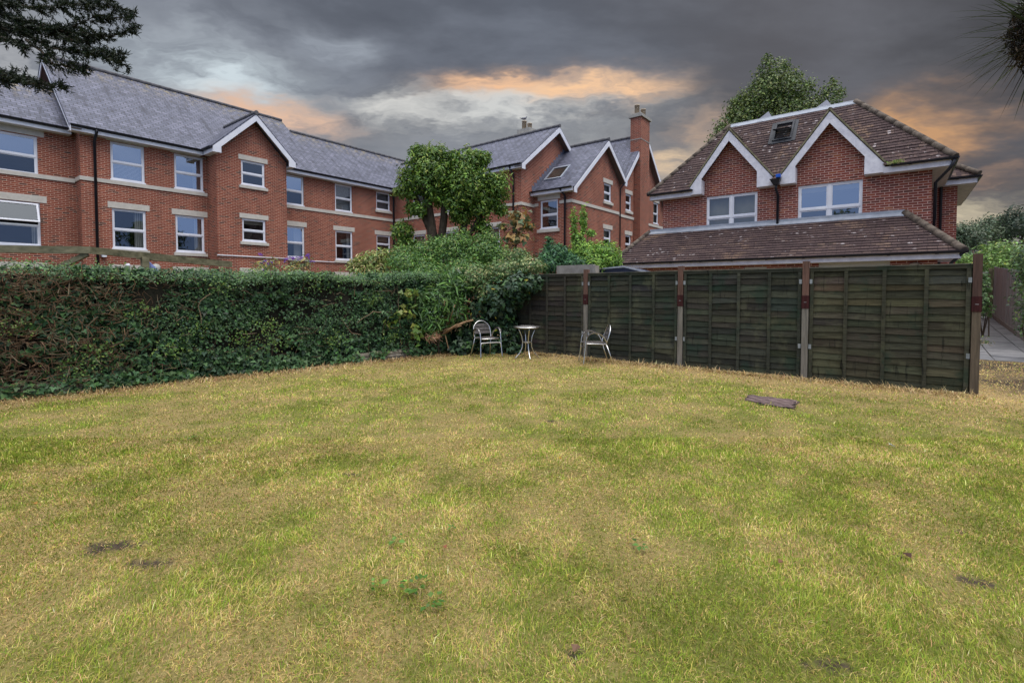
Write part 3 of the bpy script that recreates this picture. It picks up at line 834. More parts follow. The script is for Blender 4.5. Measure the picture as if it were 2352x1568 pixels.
    for x, y, h in ((26.0, 19.43, .60), (26.0, 19.0, .36)):
        q = MB(); q.lathe((x, y, 11.88), [(.15, 0), (.15, h - .05), (.165, h - .05), (.165, h), (.11, h), (.11, h - .2)], 16); q.build('chimney_pot', 'clay_pot', b)
gabled_range()

def skin_body(name, joints, edges, mat, parent=None, sub=2):
    """continuous body from a radius-per-joint skeleton"""
    off = origin_of(parent)
    me = bpy.data.meshes.new(name)
    me.from_pydata([tuple(Vector(j[:3]) - off) for j in joints], edges, [])
    o = bpy.data.objects.new(name, me); link(o, parent)
    sk = o.modifiers.new('skin', 'SKIN'); ss = o.modifiers.new('sub', 'SUBSURF'); ss.levels = ss.render_levels = sub
    for v, j in zip(me.skin_vertices[0].data, joints):
        v.radius = (j[3], j[3]) if len(j) == 4 else (j[3], j[4])
    me.skin_vertices[0].data[0].use_root = True
    me.materials.append(M[mat])
    return o
def pigeon():
    x, y, z = 26.0, 19.43, 12.48
    b = empty('bird', (x, y, z), 'small grey pigeon perched on a clay chimney pot', 'bird')
    d = Vector((.618, -.786, 0))
    P = lambda f, s, h: tuple(Vector((x, y, z)) + d * f + Vector((.786, .618, 0)) * s + Vector((0, 0, h)))
    J = [(*P(0, 0, .15), .085), (*P(-.09, 0, .17), .065), (*P(-.19, 0, .19), .02), (*P(.08, 0, .18), .075), (*P(.13, 0, .24), .045), (*P(.15, 0, .285), .042), (*P(.20, 0, .275), .008)]
    skin_body('body', J, [(0, 1), (1, 2), (0, 3), (3, 4), (4, 5), (5, 6)], 'feather', b)
    for s in (-1, 1):
        m = MB(); m.prism([P(.08, s * .075, .20), P(-.05, s * .09, .13), P(-.24, s * .03, .17), P(-.10, s * .07, .215)], tuple(Vector((.786, .618, 0)) * s * .015)); m.build('wing', 'feather', b)
        m = MB(); m.tube([P(0, s * .03, .09), P(.01, s * .03, 0.0)], .008, 6); m.build('leg', 'clay_pot', b)
    m = MB(); m.prism([P(-.16, -.03, .19), P(-.30, -.045, .19), P(-.30, .045, .19), P(-.16, .03, .19)], (0, 0, .015)); m.build('tail', 'feather', b)
pigeon()
# ------------------------------------------------------------------ house on the right
def house():
    HA = 18.95
    b = empty('brick_house', (20.5, 3.4, 0), 'plum brick house with twin white gables and tiled hipped roof beyond the timber fence', 'house')
    W1, W2 = (4.0, 5.73, 3.45, 4.97), (1.0, 2.76, 3.45, 4.98)
    m = MB()
    prof = [(-.65, 5.3), (.47, 5.3), (.95, 5.75), (1.88, 6.95), (2.80, 5.75), (3.25, 5.3), (3.46, 5.3), (3.97, 5.75), (4.89, 6.95), (5.80, 5.75), (6.25, 5.3), (7.38, 5.3)]
    wall(m, 'a', HA, 0, prof, [W1, W2])
    wall(m, 'b', -.65, 0, [(HA, 5.3), (23.2, 5.3)]); wall(m, 'b', 7.38, 0, [(HA, 5.3), (23.2, 5.3)])
    wall(m, 'a', 22.3, 0, [(-1.42, 5.2), (-.65, 5.2)]); wall(m, 'b', -1.42, 0, [(22.3, 5.2), (27.5, 5.2)])
    # lean-to
    G = 17.35
    wall(m, 'a', G, 0, [(-.75, 2.45), (7.95, 2.45)], [(5.42, 7.08, 0.02, 2.22), (.25, 1.95, .02, 2.36), (3.36, 4.02, .9, 2.27)])
    wall(m, 'b', -.75, 0, [(G, 2.45), (HA, 3.6)]); wall(m, 'b', 7.95, 0, [(G, 2.45), (HA, 3.6)])
    m.build('brick_wall', 'brick_plum', b)
    m = MB(); m.box(HA + .9, HA + 1.0, -.5, 7.3, 0, 5.3); m.box(HA + .2, HA + .9, -.5, 7.3, 5.2, 5.3); m.build('dark_backing', 'room_dark', b)
    def tile(polys, name='roof'):
        r = MB()
        for p in polys: r.slab(p, .06)
        return r.build(name, 'roof_tile', b)
    def courses(bl, br, tr_, tl_, n, name='roof', th=.028):
        r = MB(); bl, br, tr_, tl_ = map(Vector, (bl, br, tr_, tl_)); nn_ = (br - bl).cross(tl_ - bl).normalized()
        if nn_.z < 0: nn_ = -nn_
        gg = np.random.default_rng(int(abs(bl.y) * 100))
        for i in range(n):
            t0, t1 = i / n, (i + 1.12) / n if i < n - 1 else 1
            a0_, b0_, a1_, b1_ = bl.lerp(tl_, t0), br.lerp(tr_, t0), bl.lerp(tl_, t1), br.lerp(tr_, t1)
            k = 14; o = [gg.normal(th, .004) for _ in range(k + 1)]
            for j in range(k):
                u, v = j / k, (j + 1) / k
                p, q = a0_.lerp(b0_, u), a0_.lerp(b0_, v); pt, qt = a1_.lerp(b1_, u), a1_.lerp(b1_, v)
                r.face([p + nn_ * o[j], q + nn_ * o[j + 1], qt + nn_ * .004, pt + nn_ * .004]); r.face([p - nn_ * .01, q - nn_ * .01, q + nn_ * o[j + 1], p + nn_ * o[j]])
        return r.build(name, 'roof_tile', b)
    e0, z0, er, zr = 18.58, 5.24, 21.0, 8.05; s = (zr - z0) / (er - e0)
    ac = 19.0; zc = z0 + s * (ac - e0)
    yl, yr, rl, rr = 7.82, -1.10, 5.48, 1.38
    tl = lambda a: yl + (rl - yl) * (a - e0) / (er - e0); tr = lambda a: yr + (rr - yr) * (a - e0) / (er - e0)
    courses((ac, tl(ac), zc), (ac, tr(ac), zc), (er, rr, zr), (er, rl, zr), 22)
    courses((e0, yl, z0), (e0, 6.24, z0), (ac, 5.90, zc), (ac, tl(ac), zc), 4)
    courses((e0, 3.48, z0), (e0, 3.22, z0), (ac, 2.90, zc), (ac, 3.87, zc), 4)
    courses((e0, .48, z0), (e0, yr, z0), (ac, tr(ac), zc), (ac, .86, zc), 4)
    tile([
          [(2 * er - e0, yl, z0), (e0, yl, z0), (er, rl, zr)], [(e0, yr, z0), (2 * er - e0, yr, z0), (er, rr, zr)],
          [(2 * er - e0, yl, z0), (er, rl, zr), (er, rr, zr), (2 * er - e0, yr, z0)]])
    # hips, lead ridge
    ridge(b, (e0 - .02, yl + .02, z0 + .01), (er, rl, zr + .01), .075, 'ridge_tile', .4, 'hip_tiles')
    ridge(b, (e0 - .02, yr - .02, z0 + .01), (er, rr, zr + .01), .09, 'ridge_tile', .4, 'hip_tiles')
    q = MB(); q.slab([(er - .13, rl + .05, zr - .11), (er - .13, rr - .02, zr - .11), (er, rr - .02, zr + .055), (er, rl + .05, zr + .055)], .03)
    q.slab([(er + .13, rl + .05, zr - .11), (er + .13, rr - .02, zr - .11), (er, rr - .02, zr + .055), (er, rl + .05, zr + .055)], .03)
    q.build('ridge_flashing', 'lead', b)
    # the twin gables
    for c, fl, fr in ((4.89, 6.26, 3.44), (1.88, 3.27, .45)):
        za, zf = 7.20, 5.33; x0 = HA - .33
        for f_ in (fl, fr):
            k = (za - zf) / abs(f_ - c)
            tile([[(x0, c, za), (x0, f_, zf), (19.2, f_, zf), (20.5, c, za)]], 'gable_roof')
            sg = 1 if f_ > c else -1
            inn = c + sg * .93
            barge(b, 'a', x0 + .02, [(c, za - .05), (f_, zf - .05), (f_ - sg * .02, zf - .28), (inn, zf - .28), (inn, zf + .26), (c, za - .40)], 'old_white', .03)
            q = MB(); q.slab([(x0 + .03, c, za - .16), (x0 + .03, f_, zf - .1), (HA - .002, f_, zf - .1), (HA - .002, c, za - .16)], .02); q.build('soffit', 'soffit', b)
            q = MB(); q.box(x0 + .04, HA - .002, min(inn, f_), max(inn, f_), zf - .29, zf - .27)
            q.box(x0 + .04, HA - .002, inn - .012, inn + .012, zf - .27, zf + .22); q.build('box_end', 'old_white', b)
            # mossy mortar line along the verge
            q = MB(); q.bar((x0 + .0, c, za + .03), (x0 + .0, f_, zf + .03), .06, .045); q.build('verge_mortar', 'pergola_wood', b)
        ridge(b, (x0 + .05, c, za + .03), (20.3, c, za + .03), .07, 'ridge_tile', .35)
    # eaves left and right of the gables
    for y0, y1 in ((6.22, 7.78), (-1.04, .48)):
        q = MB(); q.box(HA - .34, HA - .31, y0, y1, 5.02, 5.2); q.box(HA - .31, HA - .003, y0, y1, 5.02, 5.04); q.build('fascia', 'old_white', b)
    gutter(b, (HA - .41, 6.12, 5.24), (HA - .41, 7.86, 5.24)); gutter(b, (HA - .41, .30, 5.24), (HA - .41, -1.16, 5.24))
    q = MB(); q.box(HA - .003, 23, -1.06, -.655, 5.02, 5.04); q.box(HA - .31, 23, -1.09, -1.06, 5.02, 5.2); q.build('soffit', 'old_white', b)
    gutter(b, (HA - .41, -1.15, 5.24), (22.4, -1.15, 5.24), brackets=False)
    # rear part showing past the corner
    tile([[(21.9, -.6, 5.25), (21.9, -1.88, 5.25), (24.0, 1.0, 7.4), (24, 1.6, 7.4)], [(21.9, -1.88, 5.25), (27.9, -1.88, 5.25), (26, 1, 7.4), (24, 1.0, 7.4)]], 'rear_roof')
    ridge(b, (21.88, -1.9, 5.28), (24, 1.0, 7.43), .09, 'ridge_tile', .4, 'hip_tiles')
    q = MB(); q.box(21.93, 21.96, -1.84, -1.0, 5.0, 5.2); q.box(21.96, 22.297, -1.84, -.66, 5.0, 5.02); q.box(22.297, 27.5, -1.84, -1.425, 5.0, 5.02); q.box(21.96, 27.5, -1.87, -1.84, 5.0, 5.2); q.build('soffit', 'old_white', b)
    gutter(b, (21.87, -.95, 5.22), (21.87, -1.95, 5.22)); gutter(b, (21.87, -1.93, 5.22), (27.5, -1.93, 5.22), brackets=False)
    # windows
    window(b, 'a', HA, *W1, ('glass_dim', 'glass_dim'), [('cream_blind', .02, .98, .02, .98)], cols=2, rec=.04)
    window(b, 'a', HA, *W2, ('glass_sky', 'glass_mid'), [('cream_blind', .02, .98, .86, .98)], cols=2, rec=.04)
    # rainwater pipes
    q = MB(); q.hexa([(HA - .50, 3.28, 5.02), (HA - .50, 3.42, 5.02), (HA - .38, 3.42, 5.02), (HA - .38, 3.28, 5.02), (HA - .58, 3.20, 5.22), (HA - .58, 3.53, 5.22), (HA - .36, 3.53, 5.22), (HA - .36, 3.20, 5.22)])
    q.build('rainwater_hopper', 'black_plastic', b)
    q = MB(); q.box(HA - .56, HA - .44, 3.20, 3.34, 5.24, 5.36); q.box(HA - .60, HA - .56, 3.21, 3.33, 5.25, 5.33); q.build('alarm_lamp', 'blue_plastic', b)
    pipe(b, [(HA - .44, 3.35, 5.04), (HA - .44, 3.35, 4.9), (HA - .08, 3.35, 4.75), (HA - .08, 3.35, 3.7)][::-1], .042, br=False)
    pipe(b, [(HA - .40, -1.12, 5.2), (HA - .40, -1.02, 4.95), (HA + .1, -.73, 4.65), (HA + .1, -.73, 2.0)][::-1], .042, br=False)
    pipe(b, [(22.1, -1.0, 5.2), (22.22, -1.0, 4.9), (22.22, -1.0, 1.0)][::-1], .042, br=False)
    # open roof window
    sl = Vector((er - e0, 0, zr - z0)).normalized(); nn = Vector((-sl.z, 0, sl.x)); yy = Vector((0, -1, 0))
    r0 = Vector((19.95, 3.76, z0 + s * (19.95 - e0)))
    def rw(u0, u1, v0, v1, o0, o1, mb, tilt=0, piv=.55):
        def P(u, v, o):
            dv = v - piv
            return r0 + yy * u + sl * (piv + dv * math.cos(tilt) - o * math.sin(tilt) * 0) + nn * (o - dv * math.sin(tilt))
        mb.hexa([P(u0, v0, o0), P(u1, v0, o0), P(u1, v1, o0), P(u0, v1, o0), P(u0, v0, o1), P(u1, v0, o1), P(u1, v1, o1), P(u0, v1, o1)])
    q = MB()
    for a in ((-.12, .0, -.12, 1.12, .0, .05), (.62, .74, -.12, 1.12, .0, .05), (0, .62, -.14, 0, 0, .05), (0, .62, 1.0, 1.12, 0, .07)): rw(*a, q)
    q.build('roof_flashing', 'dark_metal', b)
    q = MB()
    for a in ((.0, .06, 0, 1.0, .0, .09), (.56, .62, 0, 1.0, .0, .09), (.06, .56, 0, .06, 0, .09), (.06, .56, .94, 1.0, 0, .10)): rw(*a, q)
    rl_ = q.build('roof_window', 'dark_metal', b)
    q = MB(); rw(.06, .56, .06, .94, .012, .02, q); q.build('opening', 'room_dark', rl_)  # dark sheet set in for the unlit space below
    q = MB()
    for a in ((.05, .11, .06, .94), (.51, .57, .06, .94), (.11, .51, .06, .12), (.11, .51, .88, .94)): rw(*a, .09, .13, q, R(38))
    q.build('open_sash', 'dark_metal', rl_)
    q = MB(); rw(.11, .51, .12, .88, .10, .115, q, R(38)); q.build('pane', 'glass_sky', rl_)
    # two slate-clad rear dormers behind the ridge
    for y, w in ((4.35, .85), (2.4, .9)):
        q = MB(); A = [(21.35, y + w * .55, 8.0), (21.35, y - w * .45, 8.0), (24.0, y - w * .5, 7.4), (24.0, y + w * .5, 7.4)]; T = (21.75, y - .1, 8.56); T2 = (23.8, y - .1, 8.5)
        q.face([A[0], A[1], T]); q.face([A[1], A[2], T2, T]); q.face([A[0], T, T2, A[3]]); q.face([A[2], A[3], T2]); q.build('dormer', 'lead_dark', b)
    # weeds in the gutter
    n = 320; P = np.array([HA - .43, .22, 5.28]) + np.clip(rng.normal(0, 1, (n, 3)), -1.7, 1.7) * np.array([.04, .10, .03])
    gw = leaves('gutter_weed', P, np.tile([-.3, 0, 1.0], (n, 1)), rng.uniform(.03, .08, n), rng.uniform(.008, .02, n), tint(n, [(.10, .20, .03), (.16, .22, .05), (.2, .16, .09)])); gw.data.transform(Matrix.Translation((-HA + .43, -.22, -5.24))); gw.location = (HA - .43, .22, 5.24)
    tag(gw, 'small tuft of green weeds sprouting from the right hand gutter of the tiled house', 'weed')
    # lean-to roof
    x0, z0_, x1, z1 = 16.93, 2.50, HA - .01, 3.80
    courses((x0, 8.62, z0_), (x0, -1.22, z0_), (x1, -.05, z1), (x1, 7.93, z1), 15, 'lean_to_roof', .032)
    tile([[(x0, -1.22, z0_), (x1 + 1.2, -1.22, z0_), (x1, -.05, z1)], [(x1, 8.62, z0_), (x0, 8.62, z0_), (x1, 7.93, z1)]], 'lean_to_roof')
    ridge(b, (x0 - .02, 8.62, z0_ + .03), (x1, 7.93, z1 + .03), .085, 'ridge_tile', .35, 'hip_tiles'); ridge(b, (x0 - .02, -1.24, z0_ + .03), (x1, -.05, z1 + .03), .10, 'ridge_tile', .35, 'hip_tiles')
    q = MB(); q.slab([(x1 - .16, 7.95, z1 - .07), (x1 - .16, -.03, z1 - .07), (x1, -.06, z1 + .05), (x1, 7.93, z1 + .05)], .02); q.box(HA - .015, HA - .003, -.05, 7.9, z1, z1 + .13); q.build('flashing', 'lead', b)
    q = MB(); q.box(x0 + .02, x0 + .05, -1.16, 8.55, 2.33, 2.49); q.box(x0 + .05, G - .003, -1.16, 8.55, 2.33, 2.35); q.box(x0 + .05, HA, -1.19, -1.16, 2.33, 2.49); q.box(G - .003, HA, -1.16, -.76, 2.33, 2.35); q.build('fascia', 'old_white', b)
    gutter(b, (x0 - .05, 8.72, 2.53), (x0 - .05, -1.32, 2.53), .07)
    pipe(b, [(x0 - .0, -1.22, 2.48), (x0 + .25, -1.0, 2.2), (x0 + .35, -.85, .1)][::-1], .042, br=False)
    for y0, y1, zt in ((5.42, 7.08, 2.22), (.25, 1.95, 2.36)):
        q = MB(); q.box(G + .06, G + .10, y0 + .05, y1 - .05, .02, zt - .05)
        for k in range(1, 8): q.box(G + .045, G + .06, y0 + .06, y1 - .06, .02 + k * .29 - .02, .02 + k * .29 - .008)
        q.box(G + .02, G + .13, y0, y0 + .05, .02, zt); q.box(G + .02, G + .13, y1 - .05, y1, .02, zt); q.box(G + .02, G + .13, y0 + .05, y1 - .05, zt - .05, zt)
        q.build('garage_door', 'garage_white', b)
    window(b, 'a', G, 3.36, 4.02, .9, 2.27, ('glass_dim', 'glass_dim'), None, paint='garage_white')
    q = MB(); q.lathe((G - .06, -.28, 2.08), [(.02, 0), (.12, .02), (.14, .09), (.09, .16), (.02, .19)], 16); q.build('wall_lamp', 'clay_pot', b)
house()

# ------------------------------------------------------------------ timber fence
def fence():
    FA = 9.72
    f = empty('timber_fence', (FA, 3.0, 0), 'dark green waney lap timber fence with brown posts along the lawn', 'fence')
    py = [-.86, 1.27, 3.40, 5.52, 7.62]
    g = np.random.default_rng(11)
    tones = [(.048, .048, .035), (.038, .041, .033), (.034, .038, .030), (.040, .038, .032)]
    for k in range(4):
        y0, y1 = py[k] + .05, py[k + 1] - .05
        bt = 1.885 - .0 * k; zb = .02
        p = MB(); n = 16; hgt = (bt - .03 - zb) / n
        for i in range(n):
            z = zb + i * hgt
            warm = g.random() ** 2 * (.55 if k == 0 else .2)
            base = np.array(tones[k if k else 0]) * (1 - warm) + np.array((.085, .078, .045)) * warm
            segs = 4
            dz = g.normal(0, .010, segs + 1)
            for sgi in range(segs):
                ya, yb = y0 + (y1 - y0) * sgi / segs, y0 + (y1 - y0) * (sgi + 1) / segs
                c = base * 1.0 * np.exp(g.normal(0, .17)) * np.exp(g.normal(0, .06, 3))
                za, zb_ = z + dz[sgi], z + dz[sgi + 1]
                p.hexa([(FA - .016, ya, za - .012), (FA - .016, yb, zb_ - .012), (FA - .006, yb, zb_ - .012), (FA - .006, ya, za - .012),
                        (FA + .004, ya, z + hgt + .012), (FA + .004, yb, z + hgt + .012), (FA + .012, yb, z + hgt + .012), (FA + .012, ya, z + hgt + .012)], tuple(c))
        pan = p.build('lap_panel', 'fence_wood', f)
        q = MB(); c = tuple(np.array(tones[k]) * .95)
        q.box(FA - .036, FA + .02, y0, y1, bt - .06, bt - .005, c); q.build('top_rail', 'fence_wood', pan)
        q = MB(); q.box(FA - .045, FA + .03, y0, y1, bt - .005, bt + .012, (.13, .125, .105)); q.build('capping', 'fence_wood', pan)
        for i, t in enumerate((0.02, .25, .5, .745, .98)):
            yy = y0 + (y1 - y0) * t
            q = MB(); w = .025
            q.box(FA - .042, FA - .018, yy - w, yy + w, .01, bt - .062, tuple(np.array(tones[k]) * g.uniform(1.0, 1.4))); q.build('batten', 'fence_wood', pan)
    for k, y in enumerate(py):
        top = (2.03, 2.0, 1.985, 1.975, 1.95)[k]
        q = MB(); q.box(FA - .055, FA + .045, y - .048, y + .048, -.1, 1.22, (.20, .188, .160) if k else (.13, .105, .075)); po = q.build('post', 'post_wood', f)
        q = MB(); q.box(FA - .055, FA + .045, y - .05, y + .05, 1.22, top, (.15, .088, .068) if k else (.10, .062, .05)); q.build('upper_post', 'post_wood', po)
        q = MB(); q.box(FA - .062, FA + .052, y - .056, y + .056, 1.20, 1.42, (.050, .016, .016)); q.box(FA - .064, FA - .061, y - .02, y + .02, 1.305, 1.311, (.4, .4, .4)); q.build('steel_sleeve', 'post_wood', po)
        for z in (.52, 1.62):
            for s_ in (-1, 1):
                if (k == 0 and s_ < 0) or (k == 4 and s_ > 0): continue
                q = MB(); yy = y + s_ * .075; q.box(FA - .05, FA - .044, yy - .022, yy + .022, z, z + .075); q.box(FA - .05, FA + .0, y + s_ * .053, y + s_ * .058, z, z + .075); q.build('bracket', 'galv', po)
    return f
fence()

# things just beyond the fence
def yard():
    t = empty('garden_shed', (12.9, 5.9, 0), 'low blue metal shed with pale roof trim, behind the fence', 'shed')
    q = MB(); q.box(12.35, 13.4, 5.2, 6.66, 0, 1.95)
    for y in np.arange(5.26, 6.6, .13): q.box(12.33, 12.35, y, y + .06, 0, 1.95)
    q.prism([(12.35, 5.2, 1.95), (12.35, 6.66, 1.95), (12.35, 6.62, 2.09), (12.35, 5.85, 2.13)], (1.05, 0, 0)); q.build('body', 'shed_blue', t)
    q = MB(); q.bar((12.3, 6.72, 2.10), (12.3, 5.86, 2.15), .05, .035); q.bar((12.3, 5.86, 2.15), (12.3, 5.12, 1.96), .05, .035); q.build('roof_trim', 'lead', t)
    t = empty('concrete_wall', (11.0, 6.6, 0), 'grey concrete slab wall end showing above the fence', 'wall')
    q = MB(); q.box(10.95, 11.05, 6.03, 7.12, 0, 2.16); q.build('slab', 'concrete', t)
    q = MB(); q.box(10.9, 11.1, 5.95, 6.03, 0, 2.13); q.build('post', 'concrete', t)
yard()
# ------------------------------------------------------------------ garden furniture
def garden_chair(loc, rz, label):
    t = empty('garden_chair', loc, label, 'chair', 'slatted garden armchairs by the fence'); t.rotation_euler = (0, 0, rz)
    def b(m, name, mat, par):
        # parts are modelled in the chair's own space
        off = origin_of(par); m.v = [tuple(Vector(v) + off) for v in m.v]; return m.build(name, mat, par)
    def arc(pts, n=5):
        P = [Vector(p) for p in pts]; out = []
        for i in range(len(P) - 1):
            p0, p1, p2, p3 = P[max(i - 1, 0)], P[i], P[i + 1], P[min(i + 2, len(P) - 1)]
            for k in range(n):
                u = k / n
                out.append(.5 * ((2 * p1) + (p2 - p0) * u + (2 * p0 - 5 * p1 + 4 * p2 - p3) * u * u + (3 * p1 - p0 - 3 * p2 + p3) * u ** 3))
        return out + [P[-1]]
    r = .0125
    q = MB(); c = [(-.215, .20, .425), (-.19, .235, .425), (.19, .235, .425), (.215, .20, .425), (.20, -.19, .415), (.17, -.215, .415), (-.17, -.215, .415), (-.20, -.19, .415), (-.215, .20, .425)]
    q.tube(c, r, 8, cap=False); sf = b(q, 'seat_frame', 'alu', t)
    q = MB()
    for i in range(6):
        y = -.165 + i * .072; w = .2 + .012 * (i / 5); q.box(-w, w, y - .027, y + .027, .428, .440)
    b(q, 'seat', 'grey_wood', t)
    q = MB(); q.tube(arc([(-.20, -.19, .41), (-.212, -.235, .55), (-.19, -.275, .68), (-.10, -.30, .775), (0, -.305, .80), (.10, -.30, .775), (.19, -.275, .68), (.212, -.235, .55), (.20, -.19, .41)]), r, 8)
    b(q, 'back_frame', 'alu', t)
    q = MB()
    for z, w in ((.545, .20), (.625, .195), (.705, .165)):
        y = -.215 - (z - .5) * .34
        q.hexa([(-w, y + .010, z - .032), (w, y + .010, z - .032), (w, y - .004, z - .032), (-w, y - .004, z - .032), (-w, y - .012, z + .032), (w, y - .012, z + .032), (w, y - .026, z + .032), (-w, y - .026, z + .032)])
    b(q, 'backrest', 'grey_wood', t)
    for s in (-1, 1):
        q = MB(); q.tube(arc([(s * .265, .285, 0), (s * .255, .255, .25), (s * .25, .235, .46), (s * .255, .20, .58), (s * .265, .10, .645), (s * .265, -.03, .635), (s * .25, -.135, .56), (s * .225, -.195, .45)]), r, 8); b(q, 'leg', 'alu', t)
        q = MB(); q.tube([(s * .20, -.19, .42), (s * .225, -.27, .2), (s * .245, -.335, 0)], r, 8); b(q, 'leg', 'alu', t)
        q = MB(); A = arc([(s * .256, .215, .575), (s * .266, .10, .655), (s * .266, -.03, .645), (s * .255, -.12, .585)], 4)
        for p0, p1 in zip(A, A[1:]): q.bar(p0, p1, .045, .018)
        b(q, 'armrest', 'grey_wood', t)
    q = MB(); q.tube(arc([(-.25, .25, .22), (-.235, .245, .31), (-.19, .242, .335), (.19, .242, .335), (.235, .245, .31), (.25, .25, .22)]), .010, 8); b(q, 'stretcher', 'alu', t)
    return t
garden_chair((8.50, 7.43, 0), math.atan2(-.91, -.41) - R(90), 'slatted aluminium armchair facing forward beside the ivy, left of the round table')
garden_chair((9.10, 4.97, 0), math.atan2(.76, -.65) - R(90), 'slatted aluminium armchair turned sideways against the timber fence')

def garden_table():
    x, y = 8.86, 6.54
    t = empty('garden_table', (x, y, 0), 'small round bistro table with grey slatted top and curved metal legs', 'table')
    q = MB(); n = 7
    for i in range(n):
        a0, a1 = -.285 + i * .57 / n + .004, -.285 + (i + 1) * .57 / n - .004
        h = lambda a: math.sqrt(max(.285 ** 2 - a * a, .0004))
        ks = np.linspace(a0, a1, 4)
        poly = [(x + a, y + h(a), .705) for a in ks] + [(x + a, y - h(a), .705) for a in ks[::-1]]
        q.prism(poly, (0, 0, -.014))
    q.build('tabletop', 'grey_wood', t)
    q = MB(); q.lathe((x, y, 0), [(.283, .680), (.298, .678), (.303, .692), (.300, .708), (.286, .710), (.284, .69)], 40); q.build('rim', 'alu', t)
    q = MB(); q.lathe((x, y, 0), [(.28, .676), (.28, .682)], 30); q.build('underside', 'black_plastic', t)
    for k in range(4):
        a = R(232 + 90 * k); c, s = math.cos(a), math.sin(a)
        prof = [(.20, .68), (.165, .60), (.118, .48), (.10, .36), (.112, .24), (.165, .12), (.255, .02), (.275, 0)]
        q = MB(); q.tube([(x + c * r, y + s * r, z) for r, z in prof], .0125, 8); q.build('leg', 'alu', t)
    q = MB(); q.tube([(x + .1 * math.cos(R(10 * k)), y + .1 * math.sin(R(10 * k)), .36) for k in range(37)], .008, 6, cap=False); q.build('ring', 'alu', t)
garden_table()

def slatted_mat():
    t = empty('doormat', (7.36, 1.37, 0), 'brown ribbed mat lying in the grass in front of the fence', 'mat')
    q = MB(); g = np.random.default_rng(3)
    for i in range(17):
        a = 7.12 + i * .032; y0, y1 = 1.04 + g.uniform(-.02, .05) , 1.68 + g.uniform(-.05, .01)
        if i < 5: y1 -= .10 * (5 - i) * .7; 
        if i < 3: a -= .01
        ph = g.uniform(0, 6); ys = np.linspace(y0, y1, 14)
        P = [(a + .007 * math.sin(y * 42 + ph) - .16 * (y - 1.37) * .25, y, .008 + .004 * math.sin(y * 30 + i)) for y in ys]
        c_ = (.17, .12, .115) if i % 3 else (.09, .06, .06); q.tube(P, .010, 5, c_)
    q.build('ribs', 'mat_brown', t)
    q = MB(); q.slab([(7.10, 1.08, .004), (7.10, 1.45, .004), (7.64, 1.66, .004), (7.64, 1.04, .004)], .006); q.build('backing', 'hedge_core', t)
slatted_mat()

def pergola():
    t = empty('pergola', (2.51, 12.17, 0), 'weathered green timber pergola frame rising behind the hedge', 'pergola')
    def beam(p, q_, w, h, name='beam'):
        m = MB(); m.bar(p, q_, w, h); return m.build(name, 'pergola_wood', t)
    c = Vector((2.45, 12.20, 2.275)); e1 = Vector((.35, 13.75, 2.26))
    beam(c + Vector((.03, -.03, 0)), e1, .09, .135)
    d = (Vector((6.45, 15.62, 2.285)) - c).normalized()
    beam(c + d * .02, c + d * 1.75, .07, .13); sd = Vector((d.y, -d.x, 0)) * .11
    beam(c + d * 1.45 - sd * .8, c + d * 5.3 - sd * .8, .09, .165)
    for k, (s_, z) in enumerate(((1.40, 2.24), (5.0, 2.15))):
        p = c + d * s_ + sd * (.75 if k == 0 else 0)
        m = MB(); m.box(p.x - .065, p.x + .065, p.y - .065, p.y + .065, 0, z); m.build('post', 'pergola_wood', t)
    p = c + Vector((-.35, .32, 0))
    m = MB(); m.box(e1.x - .06, e1.x + .06, e1.y - .06, e1.y + .06, 0, 2.18); m.build('post', 'pergola_wood', t)
    beam(c + Vector((-.02, .02, -.07)), c + Vector((-.5, .42, -.42)), .07, .09, 'brace')
    k = empty('folded_cloth', (3.62, 13.35, 0), 'blue cloth hanging behind the pergola post', 'cloth')
    m = MB(); p = c + d * 1.56 + sd * .2
    m.prism([(p.x, p.y, 2.18), (p.x + .16, p.y - .05, 2.0), (p.x + .10, p.y, 1.8), (p.x - .05, p.y + .05, 1.75), (p.x - .06, p.y + .04, 2.15)], (.03, .05, 0)); m.prism([(p.x + .05, p.y - .05, 2.08), (p.x + .2, p.y - .11, 1.93), (p.x + .05, p.y - .05, 1.86)], (.03, .04, 0)); m.build('fold', 'blue_cloth', k)
pergola()

